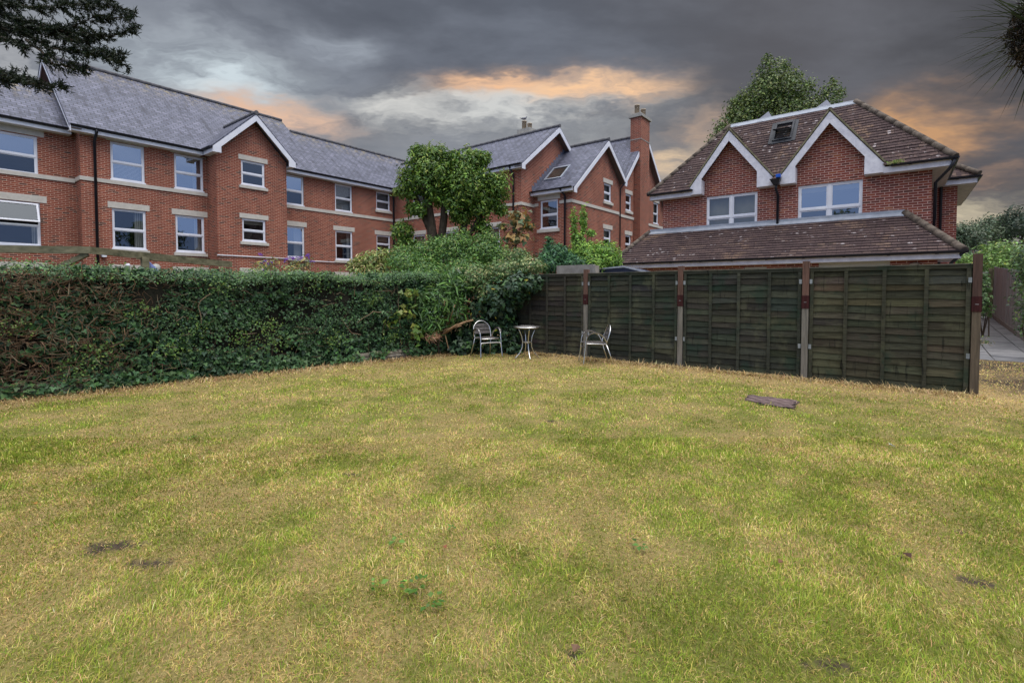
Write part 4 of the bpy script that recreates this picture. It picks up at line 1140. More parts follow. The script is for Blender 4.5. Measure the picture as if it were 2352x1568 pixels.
# ------------------------------------------------------------------ the hedge
HB = lambda a: 9.79 - .151 * a
HN = np.array([-.149, -.989, 0])
def hedge():
    t = empty('ivy_hedge', (4.0, HB(4.0) + .4, 0), 'clipped dark hedge overgrown with ivy, brown and twiggy at its left end', 'hedge')
    a0, a1 = -3.2, 9.0
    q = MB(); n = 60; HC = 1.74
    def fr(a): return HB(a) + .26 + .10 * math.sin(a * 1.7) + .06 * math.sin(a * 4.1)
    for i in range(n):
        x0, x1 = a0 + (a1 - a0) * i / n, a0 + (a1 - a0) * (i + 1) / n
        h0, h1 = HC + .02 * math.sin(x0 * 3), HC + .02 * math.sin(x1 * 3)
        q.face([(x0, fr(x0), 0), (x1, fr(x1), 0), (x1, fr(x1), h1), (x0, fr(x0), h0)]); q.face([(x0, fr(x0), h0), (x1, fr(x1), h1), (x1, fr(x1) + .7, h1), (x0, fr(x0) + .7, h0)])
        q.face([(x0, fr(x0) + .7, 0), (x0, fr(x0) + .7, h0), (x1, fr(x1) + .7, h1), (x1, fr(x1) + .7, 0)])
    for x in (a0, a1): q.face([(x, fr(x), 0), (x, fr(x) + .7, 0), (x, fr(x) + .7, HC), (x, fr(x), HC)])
    q.build('dark_core', 'hedge_core', t)  # solid near-black core, painting in the shade deep inside the hedge
    def surf(n, top=False):
        s = rng.uniform(a0, a1, n)
        if top:
            d = rng.uniform(-.05, 1.0, n); z = 1.74 + .30 * (fbm(s, d * 1.5, .8, 5, 3) - .32) + rng.normal(0, .045, n) - .16 * np.clip(-.02 - d + .1, 0, 1) ** .5
        else:
            z = rng.uniform(.04, 1.86, n); d = np.abs(rng.normal(0, .11, n)) + .34 * (fbm(s, z * 1.2, .75, 9, 3) - .5) + .04 + .10 * np.clip(.5 - z, 0, 1) * np.sin(s * 2.3) + .16 * np.clip(z - 1.62, 0, 1)
        return s, d, z
    def P(s, d, z): return np.stack([s + .149 * d, HB(s) + .989 * d, z], 1)
    # twiggy brown growth: strongest at the left end
    q = MB(); g = np.random.default_rng(21)
    for i in range(2500):
        s = (.2 + abs(g.normal(0, 1.25))) if i % 9 else a0 + (a1 - a0) * g.random(); z = g.uniform(.1, 1.75); d = g.uniform(-.03, .22)
        p = Vector(P(np.array([s]), np.array([d]), np.array([z]))[0])
        up = g.random() < .4
        v = Vector((g.normal(0, .5), g.normal(-.1, .12), g.normal(.9, .3))) if up else Vector((g.normal(0, 1), g.normal(-.05, .15), g.normal(0, .3)))
        L = g.uniform(.06, .24) * (1.5 if i % 9 == 0 else 1); v = v.normalized() * L
        mid = p + v * .5 + Vector((g.normal(0, .03), g.normal(-.02, .02), g.normal(0, .03)))
        e = p + v; e.z = min(e.z, 1.98); p.y -= .04; mid.y -= .05; e.y -= .05
        c = (np.array((.125, .078, .048)) if s < 2.7 else np.array((.085, .055, .035))) * np.exp(g.normal(0, .35)) if g.random() < .75 else np.array((.16, .13, .09)) * np.exp(g.normal(0, .3))
        q.tube([p, mid, e], [.006, .005, .003], 3, tuple(c), cap=False)
    q.smooth = False; q.build('twigs', 'twig', t)['kind'] = 'stuff'
    q = MB()
    for i in range(15):
        s = g.uniform(a0 + 1.5, a1); z = g.uniform(.5, 1.5); d = g.uniform(-.08, .05); p = Vector(P(np.array([s]), np.array([d]), np.array([z]))[0]); pts = [p]; v = Vector((g.normal(0, 1), 0, g.normal(0, .6))).normalized()
        for k in range(6):
            v = (v + Vector((g.normal(0, .45), g.normal(0, .1), g.normal(0, .45)))).normalized(); p = p + v * g.uniform(.07, .13); pts.append(p)
        q.tube(pts, [.009, .009, .008, .007, .006, .005, .004], 5, tuple(np.array((.14, .105, .07)) * np.exp(g.normal(0, .3))), cap=False)
    q.build('bare_stems', 'twig', t)['kind'] = 'stuff'
    def keep(s, z, k, soft=.12):
        dens = fbm(s, z * 1.4, .7, 31)
        left = np.clip((s - 1.1 - .5 * np.sin(z * 5)) / 1.6, 0, 1)
        left = np.where(z < .55, np.maximum(left, .75), left)
        return rng.random(len(s)) < np.clip((dens - .34) / soft, .10, 1) * (.42 + .58 * left) * k
    UP = np.array([0, 0, 1.0])
    # ivy on the face
    s, d, z = surf(52000); k = keep(s, z, 1.0); s, d, z = s[k], d[k], z[k]; n = len(s)
    ivy = [(.012, .030, .013), (.023, .053, .021), (.038, .080, .027), (.050, .092, .038), (.026, .052, .027)]
    big = (fbm(s, z, .8, 41) > .52) | (z < .5)
    L = np.where(big, rng.uniform(.045, .085, n), rng.uniform(.025, .05, n))
    leaves('ivy_leaves', P(s, d, z), np.tile(HN + UP * .45, (n, 1)), L, L * .95, tint(n, ivy, None, .28), 'leaf_glossy', 'ivy', t)
    # small clipped hedge leaves, thick along the top
    s, d, z = surf(36000, True); n = len(s); lk = (rng.random(n) < np.clip((s - .7) / 1.4, .22, 1)); s, d, z = s[lk], d[lk], z[lk]; n = len(s)
    L = rng.uniform(.025, .055, n)
    cg = tint(n, [(.038, .078, .030), (.052, .10, .036), (.072, .13, .032), (.048, .078, .045)], [3, 3, 1.3, 2], .3)
    leaves('hedge_leaves', P(s, d, z), np.tile(UP * 1.0 + HN * .5, (n, 1)), L, L * .62, cg, 'leaf_glossy', 'oval', t, jit=.5)
    s, d, z = surf(16000); k = keep(s, z, .9, .2) & (fbm(s, z, .5, 77) > .42); s, d, z = s[k], d[k] - .01, z[k]; n = len(s)
    L = rng.uniform(.02, .042, n)
    leaves('hedge_leaves', P(s, d, z), np.tile(HN + UP * .6, (n, 1)), L, L * .6, tint(n, [(.03, .055, .03), (.04, .075, .03), (.05, .09, .03)], None, .3), 'leaf_glossy', 'oval', t)
    # fresh yellow-green sprays
    cl = [(-1.2, .95), (.3, .75), (1.1, 1.05), (2.0, .62), (2.5, 1.18), (2.9, .55), (3.3, .9), (3.9, .62), (4.35, .85), (4.5, .55), (5.6, .5), (6.9, .5), (1.7, .35), (6.4, 1.35), (5.2, 1.62), (3.6, 1.6), (8.0, 1.5)]
    PP = []
    for (sa, za) in cl:
        m_ = int(rng.integers(50, 170)); ss, zz = sa + rng.normal(0, .13, m_), za + rng.normal(0, .10, m_); PP.append(P(ss, rng.normal(-.03, .05, m_), np.clip(zz, .05, 1.9)))
    PP = np.concatenate(PP); n = len(PP); L = rng.uniform(.025, .05, n)
    leaves('young_leaves', PP, np.tile(HN + UP * .7, (n, 1)), L, L * .62, tint(n, [(.055, .10, .018), (.042, .085, .018), (.085, .125, .025)], None, .25), 'leaf', 'oval', t)
    # stray shoots standing up out of the clipped top
    PP = []
    for i in range(90):
        s0 = rng.uniform(.2, a1); m_ = int(rng.integers(8, 20)); t_ = rng.random(m_); hh = rng.uniform(.08, .24)
        PP.append(P(s0 + rng.normal(0, .02, m_) + t_ * rng.normal(0, .06), rng.uniform(.0, .8) + rng.normal(0, .02, m_), 1.76 + t_ * hh))
    PP = np.concatenate(PP); n = len(PP); L = rng.uniform(.025, .055, n)
    leaves('young_leaves', PP, np.tile(UP + HN * .6, (n, 1)), L, L * .6, tint(n, [(.05, .095, .022), (.08, .13, .026), (.04, .08, .026)], None, .25), 'leaf', 'oval', t)
    # ivy creeping over the low stones
    n = 3800; s = rng.uniform(a0, a1, n); z = np.abs(rng.normal(.05, .13, n)) + .015; d = -.02 - np.abs(rng.normal(0, .06, n)) * (z < .25) + .03
    k = fbm(s, z, .6, 99) > .43; s, z, d = s[k], z[k], d[k]; n = len(s); L = rng.uniform(.04, .08, n)
    leaves('ivy_leaves', P(s, d, z), np.tile(HN + UP * .8, (n, 1)), L, L * .95, tint(n, [(.022, .05, .020), (.032, .068, .028), (.040, .08, .024)], None, .25), 'leaf_glossy', 'ivy', t)
hedge()

def stone_wall():
    t = empty('stone_edging', (4.0, HB(4) + .06, 0), 'low rubble stone edging along the foot of the hedge', 'wall')
    g = np.random.default_rng(5); q = MB()
    for (s0, s1) in ((.3, 1.6), (6.0, 7.5)):
        q = MB()
        for row in range(3):
            s = s0 + g.uniform(0, .1)
            while s < s1:
                L = g.uniform(.16, .42); h = g.uniform(.045, .06); z = row * .062
                dx = g.normal(0, .012); y = HB(s) + .01 + dx; y2 = HB(s + L) + .01 + dx
                q.hexa([(s, y, z), (s + L, y2, z), (s + L, y2 + .22, z), (s, y + .22, z), (s + .01, y + .01, z + h), (s + L - .012, y2 + .01, z + h), (s + L, y2 + .22, z + h), (s, y + .22, z + h)])
                s += L + .012
        q.build('stones', 'rubble', t)
stone_wall()

# ------------------------------------------------------------------ shrubs and trees
def blob_points(blobs, n, shell=.35):
    """points near the surfaces of ellipsoids; each blob = centre, radii"""
    w = np.array([r[0] * r[1] + r[0] * r[2] + r[1] * r[2] for _, r in blobs]); w /= w.sum()
    i = rng.choice(len(blobs), n, p=w)
    C = np.array([tuple(c) for c, _ in blobs])[i]; Rr = np.array([r for _, r in blobs])[i]
    u = unit(rng.normal(0, 1, (n, 3))); rad = 1 - np.abs(rng.normal(0, shell, n)); rad = np.clip(rad, .05, 1.0) * np.exp(np.clip(rng.normal(0, .10, n), -.25, .28))
    lump = 1 + .22 * np.sin(u[:, 0] * 5 + i) * np.sin(u[:, 1] * 6 + 2 * i) * np.cos(u[:, 2] * 5)
    return C + Rr * u * (rad * lump)[:, None], u
def shrub(name, label, cat, base, blobs, sets, stems=0, group=None, stem_col=(.09, .07, .05)):
    t = empty(name, (base[0], base[1], 0), label, cat, group)
    for (pn, n, l0, l1, wr, pal, wts, shape, mat, sh) in sets:
        P, u = blob_points(blobs, n, sh); k = P[:, 2] > .02; P, u = P[k], u[k]
        L = rng.uniform(l0, l1, len(P))
        leaves(pn, P, u + np.array([0, 0, .55]), L, L * wr, tint(len(P), pal, wts, .26), mat, shape, t)
    if stems:
        q = MB(); g = np.random.default_rng(int(base[0] * 100) % 999)
        for i in range(stems):
            c, r = blobs[i % len(blobs)]; e = Vector(c) + Vector((g.normal(0, .4) * r[0], g.normal(0, .4) * r[1], g.uniform(-.2, .7) * r[2]))
            b0 = Vector((base[0] + g.normal(0, .08), base[1] + g.normal(0, .08), 0)); mid = (b0 + e) / 2 + Vector((g.normal(0, .12), g.normal(0, .12), g.uniform(0, .15)))
            q.tube([b0, mid, e], [.02, .013, .005], 5, stem_col, cap=False)
        q.build('stem', 'twig', t)
    return t
A = lambda x, y, d: tuple(at(x, y, d))

# mixed growth in the corner between hedge and fence
c = at(1000, 700, 11.8)
shrub('fern_clump', 'bright green ferny undergrowth between the hedge and the corner ivy', 'plant', c, [(A(990, 735, 11.35), (.32, .22, .40)), (A(1015, 690, 11.6), (.4, .3, .4)), (A(965, 690, 11.5), (.40, .25, .32)), (A(1040, 655, 11.9), (.45, .35, .3)), (A(1045, 710, 11.7), (.3, .25, .35))],
      [('fronds', 2600, .10, .28, .18, [(.055, .115, .028), (.08, .15, .034), (.04, .08, .028)], None, 'long', 'leaf', .3), ('leaves', 5200, .04, .08, .6, [(.05, .095, .035), (.07, .12, .04), (.05, .08, .05)], None, 'oval', 'leaf', .4)], 10)
c = at(935, 735, 11.4)
shrub('maple_seedling', 'yellow green maple seedling growing out of the hedge', 'plant', c, [(A(930, 715, 10.95), (.28, .14, .20)), (A(955, 765, 10.9), (.16, .12, .26)), (A(900, 740, 10.85), (.2, .12, .14)), (A(940, 675, 11.0), (.25, .14, .10))],
      [('leaves', 110, .07, .13, 1.0, [(.10, .145, .028), (.07, .12, .028), (.14, .155, .04)], None, 'ivy', 'leaf', .4)], 6)
c = at(1165, 800, 11.9)
shrub('corner_ivy', 'dark ivy mass hanging over the end of the timber fence', 'ivy', c,
      [(A(1150, 690, 12.0), (.55, .45, .55)), (A(1195, 660, 11.75), (.5, .25, .35)), (A(1225, 650, 11.55), (.32, .18, .22)), (A(1110, 720, 12.2), (.5, .4, .6)), (A(1165, 760, 12.1), (.5, .3, .5)), (A(1080, 770, 12.2), (.5, .3, .4)), (A(1050, 660, 12.3), (.5, .4, .4)), (A(1135, 800, 12.1), (.5, .3, .35)), (A(1065, 800, 11.85), (.45, .25, .25)), (A(1185, 810, 11.75), (.25, .15, .2))],
      [('ivy_leaves', 7200, .06, .12, .95, [(.014, .030, .017), (.022, .045, .024), (.036, .062, .034), (.030, .065, .02)], None, 'ivy', 'leaf_glossy', .3), ('yellow_leaves', 50, .07, .12, .4, [(.30, .25, .03)], None, 'long', 'leaf', .1)], 0)
shrub('variegated_shrub', 'cream and green variegated shrub spilling above the corner ivy', 'shrub', at(1165, 790, 12.6),
      [(A(1165, 625, 12.5), (.75, .5, .30)), (A(1215, 612, 12.3), (.5, .4, .22)), (A(1105, 640, 12.3), (.6, .4, .35)), (A(1190, 590, 12.9), (.4, .35, .22)), (A(1130, 675, 12.0), (.45, .3, .25)), (A(1060, 640, 12.6), (.4, .4, .3))],
      [('leaves', 7500, .06, .11, .46, [(.07, .115, .038), (.17, .185, .08), (.045, .085, .03), (.26, .25, .12)], [4, 2.0, 4, .9], 'oval', 'leaf', .3)], 8)
def cut_branches():
    t = empty('cut_branches', tuple(gnd(1050, 800)), 'pile of pale cut branches leaning at the hedge corner', 'branches')
    q = MB(); g = np.random.default_rng(8); o = at(1005, 775, 11.5)
    for (x0, y0, x1, y1, r) in ((1015, 770, 1075, 737, .026), (1005, 778, 1050, 745, .022), (1040, 750, 1087, 735, .024), (1000, 765, 1060, 748, .016), (1030, 745, 1045, 700, .012), (1020, 760, 1030, 800, .012), (1015, 735, 1022, 690, .010), (985, 782, 1010, 775, .018)):
        p, e = at(x0, y0, 11.5), at(x1, y1, 11.25 + g.uniform(0, .2)); m_ = (p + e) / 2 + Vector((0, 0, g.uniform(.0, .04)))
        q.tube([p, m_, e], [r, r * .95, r * .85], 8, (.26, .17, .10))
    for i in range(26):
        p = at(1010 + g.uniform(-15, 70), 760 - g.uniform(-10, 40), 11.45); e = p + Vector((g.normal(0, .12), g.normal(-.05, .06), g.normal(.12, .15)))
        q.tube([p, e], [.006, .003], 4, tuple(np.array((.22, .16, .09)) * g.uniform(.6, 1.3)), cap=False)
    q.build('branch', 'twig', t)
    n = 90; P0 = np.array(at(985, 770, 11.25)); P = P0 + rng.normal(0, 1, (n, 3)) * np.array([.10, .08, .05]); D = np.array([.35, -.6, -.25]) + rng.normal(0, .25, (n, 3))
    leaves('dead_frond', P, np.tile([-.4, -.6, .7], (n, 1)), rng.uniform(.12, .22, n), rng.uniform(.006, .012, n), tint(n, [(.36, .20, .13), (.28, .15, .09)]), 'leaf', 'needle', t, D=D)
cut_branches()

shrub('privet_bush', 'mid green privet bush massed below the pollarded tree', 'shrub', at(1040, 800, 14.3),
      [(A(930, 590, 14.2), (.55, .5, .35)), (A(985, 585, 14.4), (.6, .5, .45)), (A(1045, 580, 14.5), (.7, .6, .5)), (A(1110, 580, 14.4), (.65, .6, .5)), (A(1080, 620, 13.8), (.9, .5, .4)), (A(990, 620, 13.8), (.9, .5, .35)), (A(1145, 600, 14.2), (.5, .5, .45)), (A(1060, 560, 14.6), (.5, .4, .5)), (A(1120, 560, 14.5), (.45, .4, .4)), (A(1000, 640, 13.4), (1.1, .5, .3)), (A(940, 610, 13.6), (.7, .5, .35)), (A(1015, 565, 14.8), (.5, .4, .35))],
      [('leaves', 26000, .06, .11, .42, [(.055, .115, .026), (.085, .155, .030), (.04, .085, .028), (.12, .16, .04)], [3, 3, 3, 1], 'oval', 'leaf', .35)], 14)
shrub('laurel_bush', 'yellow green long leaved bush at the left of the privet', 'shrub', at(855, 800, 14.5),
      [(A(855, 600, 14.4), (.55, .45, .28)), (A(825, 610, 14.3), (.35, .35, .22)), (A(885, 590, 14.6), (.4, .4, .25)), (A(860, 625, 14.2), (.6, .4, .2))],
      [('leaves', 2400, .10, .18, .30, [(.13, .17, .045), (.20, .22, .07), (.09, .13, .04), (.26, .22, .10)], None, 'long', 'leaf', .35)], 9)
for k, (x, y) in enumerate(((612, 605), (690, 602))):
    t = shrub('buddleia', ('purple buddleia flowering beside the pergola beam', 'purple buddleia flowering below the brick gabled bay')[k], 'shrub', at(x, 800, 15.5), [(A(x, y + 6, 15.4), (.42, .35, .22)), (A(x - 12, y + 14, 15.4), (.35, .35, .15)), (A(x + 15, y - 4, 15.5), (.2, .2, .22))],
          [('leaves', 260, .08, .15, .25, [(.10, .13, .06), (.24, .26, .12), (.07, .10, .05), (.25, .22, .06)], None, 'long', 'leaf', .4)], 8, 'buddleias behind the hedge')
    for i in range(8):
        p = np.array(at(x + rng.normal(0, 20), y - 4 + rng.normal(0, 8), 15.4)); d = unit(rng.normal(0, 1, (1, 3)) * np.array([1, 1, .3]) + np.array([[0, 0, -.2]]))[0]
        m_ = 60; tt = rng.random(m_); P = (p + d * (tt * .20)[:, None] + np.clip(rng.normal(0, 1, (m_, 3)), -1.5, 1.5) * (.022 * (1 - .6 * tt))[:, None])
        n = len(P); leaves('flower', P, rng.normal(0, 1, (n, 3)), np.full(n, .03), np.full(n, .024), tint(n, [(.13, .05, .27), (.18, .07, .34), (.09, .035, .18)]), 'leaf', 'oval', t)

def tree(name, label, base, trunk, limbs, blobs, sets, cat='tree', group=None, bark='bark'):
    t = shrub(name, label, cat, base, blobs, sets, 0, group)
    q = MB(); q.tube([p for p, r in trunk], [r for p, r in trunk], 12); tr = q.build('trunk', bark, t)
    if limbs:
        q = MB()
        for l in limbs: q.tube([p for p, r in l], [r for p, r in l], 8)
        q.build('limbs', bark, t)
    return t
TD = 16.0
b0 = at(1000, 668, TD); b0.z = 0; b1 = at(1040, 668, TD + .3); b1.z = 0
T = lambda x, y, d=TD: at(x, y, d)
tree('pollarded_tree', 'pollarded tree with knobbly trunks and round leafy heads in front of the brick range', b0,
     [(b0, .19), (T(1000, 600), .165), (T(995, 560), .17), (T(990, 515), .15), (T(985, 480), .13), (T(975, 440), .10)],
     [[(T(998, 545), .14), (T(975, 500), .10), (T(955, 455), .08), (T(935, 430), .04)], [(T(1005, 580), .15), (T(1015, 540), .13), (T(1020, 500), .12), (T(1018, 450), .08)],
      [(b1, .13), (T(1058, 600), .12), (T(1062, 550), .115), (T(1068, 500), .10), (T(1075, 440), .09), (T(1085, 380), .05)], [(T(1065, 560), .10), (T(1090, 520), .08), (T(1110, 480), .06), (T(1130, 440), .04)], [(T(985, 480), .12), (T(990, 420), .09), (T(985, 370), .05)], [(T(1075, 560), .09), (T(1100, 535), .08), (T(1140, 560), .09)]],
     [(A(972, 385, TD), (.62, .6, .50)), (A(1000, 360, TD), (.45, .5, .28)), (A(1075, 380, TD), (.62, .6, .45)), (A(1100, 365, TD), (.4, .4, .25)), (A(940, 430, TD), (.42, .45, .42)), (A(1005, 450, TD), (.45, .45, .35)), (A(1070, 450, TD), (.55, .5, .4)), (A(1135, 430, TD), (.45, .5, .45)), (A(1100, 480, TD), (.5, .45, .32)), (A(1060, 500, TD), (.42, .4, .25)), (A(1035, 420, TD + .2), (.5, .4, .5)), (A(1110, 520, TD), (.3, .3, .25)), (A(1020, 400, TD), (.5, .5, .4)), (A(1150, 480, TD), (.22, .25, .25)), (A(945, 480, TD), (.2, .25, .25)), (A(1000, 410, TD), (.85, .7, .65)), (A(965, 480, TD - .3), (.28, .25, .25)), (A(1045, 470, TD - .3), (.35, .3, .4)), (A(1120, 455, TD), (.4, .4, .4)), (A(960, 350, TD), (.3, .3, .25)), (A(1040, 365, TD), (.3, .3, .25)), (A(1085, 430, TD), (.9, .7, .7)), (A(925, 530, TD), (.38, .35, .32)), (A(935, 560, TD), (.4, .35, .25))],
     [('crown', 22000, .08, .16, .40, [(.034, .072, .014), (.064, .118, .020), (.105, .165, .026), (.16, .20, .036)], [3, 3, 1.6, .6], 'long', 'leaf', .30)])
shrub('shoot_fringe', 'thin leafy shoots rising from the heads of the pollarded tree', 'shoots', b0, [(A(985, 348, TD), (.40, .4, .26)), (A(960, 352, TD), (.16, .2, .30)), (A(1010, 345, TD), (.22, .3, .28)), (A(1090, 358, TD), (.45, .4, .24)), (A(1075, 345, TD), (.12, .2, .24)), (A(1118, 360, TD), (.14, .2, .22)), (A(1155, 405, TD), (.22, .3, .26)), (A(925, 400, TD), (.2, .25, .3)), (A(1165, 450, TD), (.16, .2, .22)), (A(912, 440, TD), (.16, .2, .22))],
      [('leaves', 1500, .08, .14, .30, [(.11, .155, .03), (.15, .18, .045), (.085, .13, .025)], None, 'long', 'leaf', .6)], 0)
mb = at(1185, 668, 15); mb.z = 0
tree('maple_sapling', 'slender maple sapling with bronze leaves beside the pollarded tree', mb, [(mb, .03), (at(1185, 590, 15), .025), (at(1188, 470, 15), .01)], None,
     [(A(1190, 500, 15), (.35, .35, .35)), (A(1185, 545, 15), (.45, .4, .25)), (A(1175, 585, 15), (.4, .4, .3)), (A(1215, 520, 15), (.2, .2, .15)), (A(1155, 520, 15), (.2, .2, .12))],
     [('leaves', 330, .12, .20, 1.0, [(.09, .10, .05), (.17, .10, .045), (.08, .12, .06), (.22, .15, .05)], None, 'ivy', 'leaf', .5)], 'tree')
shrub('conifer_bush', 'dark feathery green conifer bush behind the fence', 'shrub', at(1290, 800, 14), [(A(1275, 585, 14), (.42, .4, .32)), (A(1260, 605, 13.8), (.45, .4, .3)), (A(1300, 600, 14), (.4, .4, .3)), (A(1262, 565, 14.1), (.1, .1, .3)), (A(1330, 610, 13.8), (.5, .4, .25))],
      [('fronds', 6500, .08, .17, .22, [(.04, .10, .04), (.055, .13, .05), (.035, .08, .05)], None, 'long', 'leaf', .35)], 6)
shrub('willow_bush', 'bright yellow green bush with tall shoots behind the fence', 'shrub', at(1360, 800, 14.2), [(A(1345, 580, 14.2), (.55, .5, .35)), (A(1390, 580, 14.3), (.45, .4, .32)), (A(1365, 605, 14), (.7, .4, .3)), (A(1405, 600, 14), (.3, .3, .25)), (A(1318, 520, 14.2), (.09, .09, .55)), (A(1340, 505, 14.2), (.11, .11, .45)), (A(1330, 560, 14.2), (.25, .2, .4)), (A(1358, 535, 14.2), (.18, .12, .1))],
      [('leaves', 7500, .07, .12, .34, [(.10, .19, .032), (.16, .25, .04), (.08, .15, .035)], None, 'long', 'leaf', .35)], 10)

# tree behind the house
q0 = at(1785, 668, 36); q0.z = 0
TA = lambda x, y, d=36: tuple(at(x, y, d))
tree('broadleaf_tree', 'tall broadleaf tree rising behind the ridge of the tiled house', q0, [(q0, .45), (at(1785, 400, 36), .35), (at(1785, 250, 36), .2), (at(1790, 180, 36), .08)],
     [[(at(1785, 330, 36), .2), (at(1730, 240, 36), .1), (at(1700, 220, 36), .04)], [(at(1785, 320, 36), .2), (at(1850, 240, 36), .1), (at(1905, 210, 36), .04)], [(at(1785, 280, 36), .15), (at(1760, 200, 36), .06)]],
     [(TA(1775, 165), (1.2, 1.2, .9)), (TA(1780, 210), (2.0, 2.0, 1.2)), (TA(1740, 230), (1.5, 1.6, 1.2)), (TA(1715, 255), (1.4, 1.5, 1.1)), (TA(1820, 215), (1.5, 1.5, 1.2)), (TA(1700, 285), (1.6, 1.6, 1.1)), (TA(1668, 310), (1.1, 1.2, .8)), (TA(1845, 250), (1.3, 1.3, 1.0)), (TA(1905, 225), (.9, .9, 1.2)), (TA(1890, 250), (1.0, 1.0, .8)), (TA(1790, 270), (2.4, 2.0, 1.2)), (TA(1640, 330), (.6, .6, .5)), (TA(1812, 180), (.8, .9, .7)), (TA(1750, 190), (.7, .8, .7)), (TA(1700, 235), (.7, .8, .6)), (TA(1930, 215), (.35, .4, .35)), (TA(1912, 190), (.3, .3, .5)), (TA(1760, 140), (.4, .4, .5)), (TA(1805, 150), (.35, .4, .35)), (TA(1680, 265), (.4, .4, .4)), (TA(1655, 290), (.35, .35, .35)), (TA(1860, 200), (.4, .4, .4))],
     [('crown', 17000, .13, .23, .62, [(.050, .078, .020), (.070, .10, .026), (.10, .125, .030), (.032, .052, .018)], None, 'oval', 'leaf', .28)])

# ------------------------------------------------------------------ far right: trees, gate and board fence along the path
for k, (x, y, d, rx, rz, pal, lab) in enumerate((
    (2215, 545, 48, 2.6, 2.2, [(.045, .065, .038), (.06, .08, .045)], 'dull green conifer showing right behind the corner of the tiled house'),
    (2285, 530, 52, 3.0, 2.3, [(.04, .06, .035), (.055, .075, .04)], 'dark spreading conifer crowning the trees beyond the path'),
    (2352, 520, 50, 2.2, 3.2, [(.03, .045, .03), (.045, .06, .04)], 'tall dark conifer at the far right edge beyond the path'),
    (2235, 600, 40, 2.6, 1.5, [(.05, .085, .035), (.06, .10, .04)], 'rounded green tree low beyond the garden gate'))):
    p0 = at(x, 668, d); p0.z = 0; g = np.random.default_rng(k + 60)
    bl = [(A(x + g.normal(0, 22), y + g.normal(0, 14), d + g.normal(0, 1)), (rx * g.uniform(.35, .6), rx * .5, rz * g.uniform(.25, .5))) for _ in range(9)]
    tree('far_tree', lab, p0, [(p0, .3), (at(x, y + 25, d), .22), (at(x, y - 25, d), .06)], None, bl, [('crown', 3600, .2, .42, .45, pal, None, 'oval', 'leaf', .35)], group='trees beyond the path')
shrub('garden_bush', 'light green bush over the board fence beyond the gate', 'shrub', at(2300, 668, 24), [(A(2300, 575, 24), (1.1, .9, .5)), (A(2265, 600, 24), (.9, .8, .45)), (A(2330, 590, 22), (.8, .7, .6)), (A(2250, 615, 26), (.9, .7, .4)), (A(2310, 610, 22), (.9, .6, .35)), (A(2215, 595, 27), (.9, .7, .3))],
      [('leaves', 4200, .10, .20, .5, [(.08, .14, .035), (.11, .18, .045), (.06, .10, .035), (.2, .22, .05)], [3, 3, 2, .4], 'oval', 'leaf', .35)], 5)
shrub('edge_bush', 'glossy green hedge bush cropped by the right edge of the view', 'shrub', at(2385, 800, 10.5), [(A(2375, 600, 10.5), (.30, .4, .6)), (A(2378, 680, 10.4), (.30, .4, .6)), (A(2372, 640, 10.6), (.28, .3, .4)), (A(2385, 740, 10.4), (.33, .35, .5)), (A(2360, 590, 11.5), (.25, .3, .3))],
      [('leaves', 3600, .05, .09, .55, [(.05, .085, .035), (.07, .12, .04), (.045, .07, .045), (.12, .14, .05)], [3, 3, 2, .7], 'oval', 'leaf_glossy', .3)], 8)
shrub('ivy_clump', 'small ivy clump growing up behind the last fence post', 'ivy', at(2262, 735, 13.6), [(A(2257, 660, 13.6), (.14, .2, .4)), (A(2260, 700, 13.4), (.14, .2, .35)), (A(2252, 640, 13.8), (.15, .2, .2))],
      [('leaves', 700, .05, .10, .8, [(.06, .11, .04), (.09, .15, .05), (.05, .08, .04)], None, 'ivy', 'leaf', .35)], 4)
shrub('path_weeds', 'straggly weeds along the edge of the paved path', 'plant', gnd(2258, 800), [(tuple(gnd(2256, 802) + Vector((0, 0, .12))), (.12, .25, .22)), (tuple(gnd(2268, 806) + Vector((0, 0, .05))), (.16, .2, .10)), (tuple(gnd(2255, 780) + Vector((0, 0, .12))), (.1, .25, .2))],
      [('leaves', 420, .05, .12, .25, [(.13, .15, .06), (.09, .13, .04), (.2, .17, .09)], None, 'long', 'leaf', .5)], 0)
PZ = lambda a: max(0, (a - 15.0)) * .06
def path_end():
    f = empty('board_fence', (20, -2.55, 0), 'grey closeboard fence running beside the paved path', 'fence')
    q = MB(); g = np.random.default_rng(4); a = 16.2
    while a < 23.9:
        w = .115; dz = g.normal(0, .008); y = -2.55 + g.normal(0, .004)
        q.box(a, a + w, y, y + .018, PZ(a) + .12, PZ(a) + 1.80 + dz); a += w + .004
    q.build('boards', 'board_grey', f)
    q = MB(); q.hexa([(16.2, -2.58, .05), (23.9, -2.58, .57), (23.9, -2.52, .57), (16.2, -2.52, .05), (16.2, -2.58, .19), (23.9, -2.58, .71), (23.9, -2.52, .71), (16.2, -2.52, .19)]); q.build('gravel_board', 'concrete', f)
    t = empty('garden_gate', (23.98, -2.0, 0), 'grey ledged timber gate closing the end of the paved path', 'gate')
    q = MB(); y = -2.40; z = PZ(24)
    while y < -1.62: q.box(23.97, 23.99, y, y + .118, z + .05, z + 1.62); y += .122
    q.build('boards', 'board_grey', t)
    q = MB()
    for zz in (.35, .95, 1.5): q.box(23.93, 23.968, -2.38, -1.6, z + zz, z + zz + .09)
    q.build('ledge', 'board_grey', t)
    q = MB(); q.box(23.9, 24.02, -2.52, -2.41, z - .2, z + 1.75); q.box(23.9, 24.02, -1.56, -1.46, z - .2, z + 1.7); q.build('gate_post', 'pergola_wood', t)
    q = MB(); q.tube([(23.92, -2.36, z + 1.0), (23.90, -2.28, z + 1.0), (23.92, -2.20, z + 1.0)], .012, 6); q.build('latch', 'black_plastic', t)
path_end()
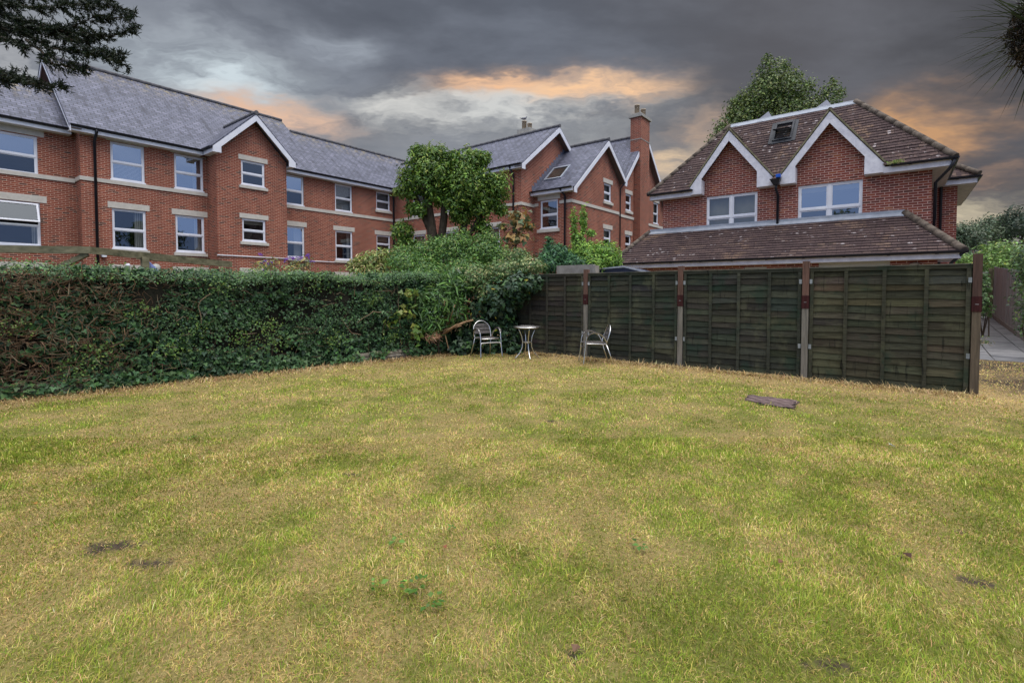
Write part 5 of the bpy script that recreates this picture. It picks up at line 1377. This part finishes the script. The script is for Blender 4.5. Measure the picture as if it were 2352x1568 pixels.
# ------------------------------------------------------------------ overhanging pine (top left)
def pine():
    base = at(-420, 668, 9.0); base.z = 0
    t = empty('pine_tree', tuple(base), 'dark conifer whose drooping boughs reach into the top left of the view', 'tree')
    q = MB(); q.tube([base, base + Vector((0, 0, 4)), base + Vector((.1, 0, 9.5))], [.32, .26, .10], 12); q.build('trunk', 'bark', t)
    D0 = 7.0
    S = lambda pts: [at(x, y, d) for x, y, d in pts]
    bo = [S([(-350, -140, 8.6), (-150, -60, 7.6), (0, 5, 7.1), (90, 20, 7), (180, 8, 6.9), (292, 22, 6.8)]),
          S([(-350, -60, 8.6), (-120, -10, 7.6), (40, 45, 7.1), (150, 70, 7), (215, 40, 6.9), (300, 42, 6.8)]),
          S([(-350, 0, 8.6), (-120, 20, 7.6), (20, 70, 7.1), (110, 66, 7), (200, 82, 6.9), (260, 84, 6.85), (308, 62, 6.8)]),
          S([(-350, -20, 8.6), (-60, 30, 7.4), (30, 66, 7.1), (75, 86, 7.0), (118, 112, 6.95), (185, 117, 6.9), (235, 128, 6.85), (268, 138, 6.8), (294, 156, 6.8)]),
          S([(200, 119, 6.9), (235, 120, 6.85), (262, 125, 6.8), (286, 130, 6.8)]),
          S([(-350, 40, 8.6), (-100, 60, 7.4), (0, 85, 7.1), (40, 98, 7.0), (62, 112, 6.95)]),
          S([(-350, 180, 8.6), (-120, 175, 7.4), (0, 182, 7.1), (50, 188, 7.0), (105, 195, 6.95), (142, 200, 6.9)]),
          S([(-120, 150, 7.4), (0, 165, 7.1), (25, 172, 7.0), (60, 180, 7.0)]),
          S([(60, 92, 7.0), (95, 118, 6.95), (120, 146, 6.9), (150, 152, 6.9), (200, 160, 6.85)]),
          S([(100, 60, 7.0), (180, 100, 6.95), (205, 95, 6.9)]), S([(-200, -60, 7.8), (60, -10, 7.1), (200, -12, 7.0), (255, 3, 6.9)])]
    q = MB(); tw = MB(); P = []; Dn = []; g = np.random.default_rng(17)
    for bi, pts in enumerate(bo):
        n = len(pts); q.tube(pts, [max(.022 * (1 - k / (n - .6)), .003) * (1 if bi not in (4,) else .4) for k in range(n)], 6)
        for k in range(n - 1):
            a, b = pts[k], pts[k + 1]; L = (b - a).length; d = (b - a).normalized()
            if b.dot(Vector((.618, -.786, 0))) < -12: continue
            for j in range(int(L * 48)):
                u = g.random(); p = a.lerp(b, u)
                if bi == 8 and k < 1: continue
                v = (d * g.uniform(.3, 1) + Vector((g.normal(0, .6), g.normal(0, .6), g.normal(-.12 if bi != 6 else .05, .42)))).normalized()
                l = g.uniform(.07, .22) * (1.0 if k < n - 2 else .7); e = p + v * l
                tw.tube([p, e], [.004, .002], 3, (.05, .035, .025), cap=False)
                for m_ in range(int(16 + 90 * l)):
                    f = g.uniform(.15, 1.05); pp = p + v * (l * f) + Vector((g.normal(0, .010), g.normal(0, .010), g.normal(0, .010)))
                    P.append(pp); Dn.append((v * .7 + Vector((g.normal(0, .5), g.normal(0, .5), g.normal(0.12, .5)))))
    q.build('bough', 'bark', t); tw.build('twigs', 'twig', t)['kind'] = 'stuff'
    P, Dn = np.array([tuple(p) for p in P]), np.array([tuple(p) for p in Dn]); n = len(P)
    leaves('needles', P, rng.normal(0, 1, (n, 3)), rng.uniform(.03, .065, n), rng.uniform(.010, .018, n), tint(n, [(.005, .010, .005), (.008, .015, .006), (.013, .018, .009)], None, .3), 'leaf', 'needle', t, D=Dn)
pine()

def palm():
    c = at(2390, 54, 5.2); base = Vector((c.x + .42, c.y - .54, 0))
    t = empty('cordyline_palm', tuple(base), 'spiky dark cordyline palm head hanging into the top right of the view', 'tree')
    q = MB(); q.tube([base, base + Vector((.0, .0, 2.2)), c + (base - c) * .6 + Vector((0, 0, -.2 - .6 * (base.z - c.z))), c], [.12, .10, .09, .08], 12); q.build('trunk', 'bark', t)
    g = np.random.default_rng(5); left = Vector((-.618, .786, 0)); V = []; Fc = []; Cc = []
    def blade(p, d, L, w, sag, col):
        side = d.cross(Vector((0, 0, 1))); side = side.normalized() if side.length > .01 else Vector((1, 0, 0)); i0 = len(V); n = 6
        for k in range(n + 1):
            u = k / n; x = p + d * (L * u) + Vector((0, 0, -sag * L * u * u)); ww = w * (1 - u) ** .7 * (.6 + .8 * min(u * 3, 1)) * .6
            V.append(tuple(x + side * ww)); V.append(tuple(x - side * ww)); Cc.extend([col, col])
        for k in range(n): a = i0 + 2 * k; Fc.append((a, a + 1, a + 3, a + 2))
    for i in range(240):
        th = g.uniform(0, 2 * math.pi); ph = g.uniform(-1.15, 1.2); d = Vector((math.cos(th) * math.cos(ph), math.sin(th) * math.cos(ph), math.sin(ph)))
        dead = ph < -.25 and g.random() < .5
        col = np.array((.045, .032, .022)) if dead else np.array((.03, .045, .02)); col = col * np.exp(g.normal(0, .35))
        blade(c + d * .06 + Vector((0, 0, g.uniform(-.25, .12))), d, g.uniform(.5, .82) * (.8 if ph < -.6 else 1), g.uniform(.008, .015), g.uniform(.02, .30), col)
    V = np.array(V); np_mesh('fronds', V, np.array(Fc).ravel(), np.full(len(Fc), 4), np.array(Cc), 'leaf', t)
    n = 4200; P = np.array(tuple(c + Vector((0, 0, -.08)))) + unit(rng.normal(0, 1, (n, 3))) * (rng.random((n, 1)) ** .5) * np.array([.26, .26, .40])
    leaves('flower_panicle', P, rng.normal(0, 1, (n, 3)), rng.uniform(.03, .08, n), rng.uniform(.006, .02, n), tint(n, [(.022, .016, .011), (.032, .023, .014), (.013, .012, .009)], None, .4), 'leaf', 'long', t)
palm()

# ------------------------------------------------------------------ ground
def lawn_color(x, y):
    wx = x + .5 * fbm(x, y, .9, 110, 3); wy = y + .5 * fbm(x, y, .9, 120, 3); g1 = fbm(wx, wy, 1.25, 100, 5); g2 = fbm(x, y, .28, 200, 4); g3 = fbm(x + y * .3, y, 4.5, 300, 3)
    green = np.clip((g1 * .5 + g2 * .5 + (g3 - .5) * .25 - .40) / .24, 0, 1)
    d = x * FWD[0] + y * FWD[1]
    nearF = np.clip((x - 8.4) / 1.0, 0, 1); nearH = np.clip((y - (HB(x) - .75)) / .7, 0, 1)
    dry = np.maximum(nearF, nearH); far = np.clip((d - 6.0) / 3, 0, 1) * .30
    return np.clip(green - .9 * dry - far + np.clip((5.0 - d) / 3.5, 0, 1) * .10, 0, 1), dry
SOIL = [(gnd(270, 1250), .16, .06), (gnd(225, 1262), .06, .05), (gnd(800, 1090), .07, .03), (gnd(2245, 1335), .08, .06), (gnd(2072, 1278), .05, .03), (gnd(2200, 1218), .04, .04), (gnd(1893, 1525), .10, .04), (gnd(1270, 965), .12, .04), (gnd(340, 1290), .12, .05), (gnd(1325, 1500), .06, .03)]
def soil_mask(x, y):
    s = np.zeros_like(x)
    for p, r1, r2 in SOIL:
        dx, dy = x - p.x, y - p.y; r = dx * RGT[0] + dy * RGT[1]; f = dx * FWD[0] + dy * FWD[1]
        e_ = np.exp(-(r / (1.25 * r1)) ** 2 - (f / (1.25 * r2)) ** 2); s = np.maximum(s, np.clip((e_ * (.35 + 1.3 * fbm(x, y, .07, 400, 3)) - .42) / .2, 0, 1))
    # bare earth round the end of the fence
    bare = np.clip(1.4 - ((x - 12.6) / 2.7) ** 2 - ((y + 1.65) / .95) ** 2, 0, 1) * (.55 + .8 * fbm(x, y, .5, 410, 3))
    return np.clip(np.maximum(s, bare), 0, 1)
def zlawn(x, y): return .03 * (fbm(x, y, 2.2, 500, 3) - .5) + .012 * (fbm(x, y, .35, 510, 2) - .5) - .006

def ground():
    o = MB(); o.face([(-150, -150, -.06), (200, -150, -.06), (200, 200, -.06), (-150, 200, -.06)])
    tag(o.build('ground', 'far_earth'), kind='structure')
    # lawn sheet
    xs = np.arange(-4.5, 15.3, .045); ys = np.arange(-9.5, 11.5, .045)
    X, Y = np.meshgrid(xs, ys, indexing='ij'); Z = zlawn(X, Y)
    g, dry = lawn_color(X, Y); s = soil_mask(X, Y)
    straw = np.array([.26, .20, .085]); grn = np.array([.155, .158, .043]); dr = np.array([.42, .295, .155]); so_ = np.array([.062, .047, .036])
    C = straw * (1 - g[..., None]) + grn * g[..., None]; C = C * (1 - .6 * dry[..., None]) + dr * .6 * dry[..., None]; C = C * (1 - s[..., None]) + so_ * s[..., None]
    n, m = X.shape; V = np.stack([X, Y, Z], -1).reshape(-1, 3); i = np.arange(n * m).reshape(n, m)
    q = np.stack([i[:-1, :-1], i[1:, :-1], i[1:, 1:], i[:-1, 1:]], -1).reshape(-1)
    l = np_mesh('lawn', V, q, np.full((n - 1) * (m - 1), 4), C.reshape(-1, 3), 'lawn_soil'); tag(l, kind='structure')
    for p in l.data.polygons: p.use_smooth = True
    # paved path
    q = MB(); gg = np.random.default_rng(2); a = 14.75
    while a < 24.4:
        for (y0, y1) in ((-1.62, -1.02), (-2.25, -1.63), (-2.86, -2.26)):
            z0, z1 = PZ(a) + .012, PZ(a + .59) + .012; dz = gg.normal(0, .003)
            q.hexa([(a, y0, z0 - .04), (a + .592, y0, z1 - .04), (a + .592, y1 - .006, z1 - .04), (a, y1 - .006, z0 - .04), (a, y0, z0 + dz), (a + .592, y0, z1 + dz), (a + .592, y1 - .006, z1 + dz), (a, y1 - .006, z0 + dz)])
        a += .60
    tag(q.build('path', 'paving'), kind='structure')
    q = MB(); q.hexa([(14.7, -3.4, -.3), (25, -3.4, -.3), (25, -.66, -.3), (14.7, -.66, -.3), (14.7, -3.4, -.03), (25, -3.4, .57), (25, -.66, .57), (14.7, -.66, -.03)])
    tag(q.build('path_bank', 'far_earth'), kind='structure')
ground()

def grass():
    def sample(n, d0, d1, pw):
        u = rng.random(n); e = 2 - pw
        d = (d0 ** e + u * (d1 ** e - d0 ** e)) ** (1 / e)
        r = rng.uniform(-1, 1, n) * (1.10 * d + 1.7)
        x = FWD[0] * d + RGT[0] * r; y = FWD[1] * d + RGT[1] * r
        return x, y, d
    X, Y, Dd = [], [], []
    for n, d0, d1, pw in ((620000, 1.1, 5.0, 1.2), (430000, 5.0, 14.5, 1.2)):
        x, y, d = sample(n, d0, d1, pw); X.append(x); Y.append(y); Dd.append(d)
    # fallen straw drifted along the fence and the foot of the hedge
    m1, m2 = 2600, 2600; e1 = 9.62 - np.abs(rng.normal(0, .16, m1)); f1 = rng.uniform(-1.0, 7.6, m1); e2 = rng.uniform(-.5, 8.8, m2); f2 = HB(e2) - .02 - np.abs(rng.normal(0, .20, m2))
    for x_, y_ in ((e1, f1), (e2, f2)): X.append(x_); Y.append(y_); Dd.append(x_ * FWD[0] + y_ * FWD[1])
    x, y, d = map(np.concatenate, (X, Y, Dd)); straw_i = np.arange(len(x)) >= len(x) - m1 - m2
    inside = (y < HB(x) + .12) & ~((x > 9.66) & (y > -.95)) & (x < 14.7)
    inside &= ~((np.abs(x - 7.40) < .23) & (np.abs(y - 1.37) < .28))
    s = soil_mask(x, y); inside &= rng.random(len(x)) > s * .68
    x, y, d, straw_i = x[inside], y[inside], d[inside], straw_i[inside]; n = len(x)
    g, dry = lawn_color(x, y)
    isg = rng.random(n) < np.clip(g * .44 + .38, 0, 1) * (1 - .78 * dry)
    c1 = tint(n, [(.20, .265, .040), (.24, .30, .048), (.30, .32, .070), (.16, .24, .038)], None, .2)
    c2 = tint(n, [(.52, .395, .185), (.46, .33, .15), (.55, .43, .235), (.44, .285, .155), (.44, .38, .13)], None, .22)
    col = np.where(isg[:, None], c1, c2)
    tuft = fbm(x, y, .16, 800, 3); col = col * (.80 + .40 * np.clip((tuft - .3) / .4, 0, 1))[:, None]
    h = np.where(isg, rng.gamma(6, .0037, n), rng.gamma(5, .0042, n)) * (.65 + .8 * fbm(x, y, .6, 600, 3)) * np.where(g > .5, 1.15, .95) * (.55 + .9 * tuft)
    edge = np.exp(-((x - 9.62) / .12) ** 2) * (y > -1.0); h *= 1 + 1.3 * edge * rng.random(n)
    h = np.clip(h, .008, .14); h = np.where(straw_i, rng.uniform(.05, .16, n), h); col = np.where(straw_i[:, None], tint(n, [(.40, .30, .17), (.30, .21, .12), (.48, .38, .24)], None, .3), col)
    w = np.maximum(.0011, .00055 * d) * rng.uniform(.8, 1.5, n)
    th = rng.uniform(0, 2 * np.pi, n); flow = (fbm(x, y, .8, 700, 2) - .5) * 9
    th = np.where(rng.random(n) < .45, flow + rng.normal(0, .7, n), th)
    lean = np.abs(rng.normal(.85, .42, n)) + np.where(isg, 0, .40) + np.where(straw_i, .25, 0)
    dx, dy = np.cos(th), np.sin(th); sx, sy = -dy, dx
    sa, ca = np.sin(np.minimum(lean, 1.45)), np.cos(np.minimum(lean, 1.45))
    z0 = zlawn(x, y) - .004
    V = np.zeros((n, 5, 3), np.float32)
    mx, my, mz = x + dx * h * .42 * sa * .7, y + dy * h * .42 * sa * .7, z0 + h * .5 * np.sqrt(1 - (sa * .7) ** 2)
    tx, ty, tz = x + dx * h * sa, y + dy * h * sa, z0 + np.maximum(h * (ca + .12), .006)
    V[:, 0] = np.stack([x - sx * w, y - sy * w, z0], 1); V[:, 1] = np.stack([x + sx * w, y + sy * w, z0], 1)
    V[:, 2] = np.stack([mx + sx * w * .85, my + sy * w * .85, mz], 1); V[:, 3] = np.stack([mx - sx * w * .85, my - sy * w * .85, mz], 1); V[:, 4] = np.stack([tx, ty, tz], 1)
    idx = np.array([0, 1, 2, 3, 3, 2, 4]); fl = np.tile([4, 3], n)
    col = np.clip(col * np.array([1.16, 1.13, .98]), 0, .85)
    a = (np.arange(n)[:, None] * 5 + idx).ravel()
    o = np_mesh('grass', V.reshape(-1, 3), a, fl, np.repeat(col, 5, 0), 'grass')
    tag(o, kind='stuff')
grass()

# garden trees behind the photographer: they shade the right of the lawn and show in the window glass
def garden_trees():
    for k, (x, y, h, lab) in enumerate(((13.5, -9.5, 8.5, 'garden tree behind the camera nearest the fence end'), (-7.5, 5.5, 8.0, 'garden tree behind the camera facing the house windows'), (20.5, -13.5, 9.5, 'tall garden tree behind the path'))):
        g = np.random.default_rng(k + 5)
        bl = [((x + g.normal(0, 1.2), y + g.normal(0, 1.2), h * g.uniform(.5, .9)), (g.uniform(.9, 1.6),) * 2 + (g.uniform(.8, 1.4),)) for _ in range(8)]
        tree('garden_tree', lab, (x, y, 0), [(Vector((x, y, 0)), .25), (Vector((x, y, h * .5)), .18), (Vector((x, y, h * .85)), .05)], None, bl, [('crown', 2600, .2, .4, .6, [(.04, .07, .025), (.06, .09, .03)], None, 'oval', 'leaf', .3)], group='garden trees behind the camera')
garden_trees()

# small things lying in the grass
def bits():
    for k, (px, py, r, lab) in enumerate(((905, 1250, .045, 'light green rosette of lawn weed nearest the hedge'), (860, 1355, .035, 'dark green weed seedling standing in the near lawn left of a leafy clump'), (955, 1358, .07, 'wide leafy weed clump in the near lawn'), (990, 1395, .045, 'broad leaved weed just below the widest weed clump'), (1040, 1218, .035, 'single dark round weed leaf in mid lawn'), (440, 1010, .05, 'pale weed tuft on the lawn near the hedge'), (1470, 1260, .05, 'bluish weed tuft in the middle of the lawn'))):
        p = gnd(px, py); n = (9, 8, 22, 14, 4, 8, 9)[k]
        th = rng.uniform(0, 6.28, n); D = np.stack([np.cos(th), np.sin(th), rng.uniform(.1, .5, n)], 1)
        P = np.array(tuple(p)) + D * rng.uniform(.0, r, (n, 1)) + np.array([0, 0, .022]); L = rng.uniform(.02, .045, n)
        o = leaves('lawn_weed', P, np.tile([0, 0, 1.0], (n, 1)), L, L * .75, tint(n, [(.035, .085, .012), (.05, .10, .016)]), 'leaf', 'oval', None, D=D, jit=.25)
        o.data.transform(Matrix.Translation(-p)); o.location = p
        tag(o, lab, 'weed', 'weeds in the lawn')
    for k, (px, py, col, L, lab) in enumerate(((1285, 1060, (.45, .25, .03), .04, 'small orange fallen leaf in the middle of the lawn'), (1025, 1310 - 40, (.32, .12, .07), .035, 'reddish fallen leaf beside the lawn weeds'), (1800, 1300, (.20, .09, .05), .04, 'brown fallen leaf right of the lawn centre'), (2072, 1279, (.07, .03, .02), .06, 'dark curled fallen leaf near the right of the lawn'), (75, 1165, (.40, .20, .04), .04, 'yellow fallen leaf at the left edge of the lawn'), (1318, 1512, (.20, .12, .08), .05, 'pale brown fallen leaf at the bottom of the lawn'))):
        p = gnd(px, py) + Vector((0, 0, .028)); m = MB(); a = k * 1.3; d, s_ = Vector((math.cos(a), math.sin(a), 0)), Vector((-math.sin(a), math.cos(a), 0)); W = L * .45
        m.face([p, p + d * L * .5 + s_ * W + Vector((0, 0, .012)), p + d * L, p + d * L * .5 + Vector((0, 0, -.004))], col); m.face([p, p + d * L * .5 + Vector((0, 0, -.004)), p + d * L, p + d * L * .5 - s_ * W + Vector((0, 0, .014))], col)
        o = m.build('fallen_leaf', 'leaf', None, p); tag(o, lab, 'leaf', 'fallen leaves on the lawn')
    p = gnd(2047, 1028); m = MB(); g = np.random.default_rng(1)
    t = empty('paper_scrap', tuple(p), 'crumpled white paper scrap on the right of the lawn', 'litter')
    q = [p + Vector((g.normal(0, .018), g.normal(0, .018), .025 + abs(g.normal(0, .022)))) for _ in range(9)]
    for i in range(7): m.prism([q[i], q[i + 1], q[i + 2]], (.001, .001, .003))
    m.build('sheet', 'paper', t)
bits()
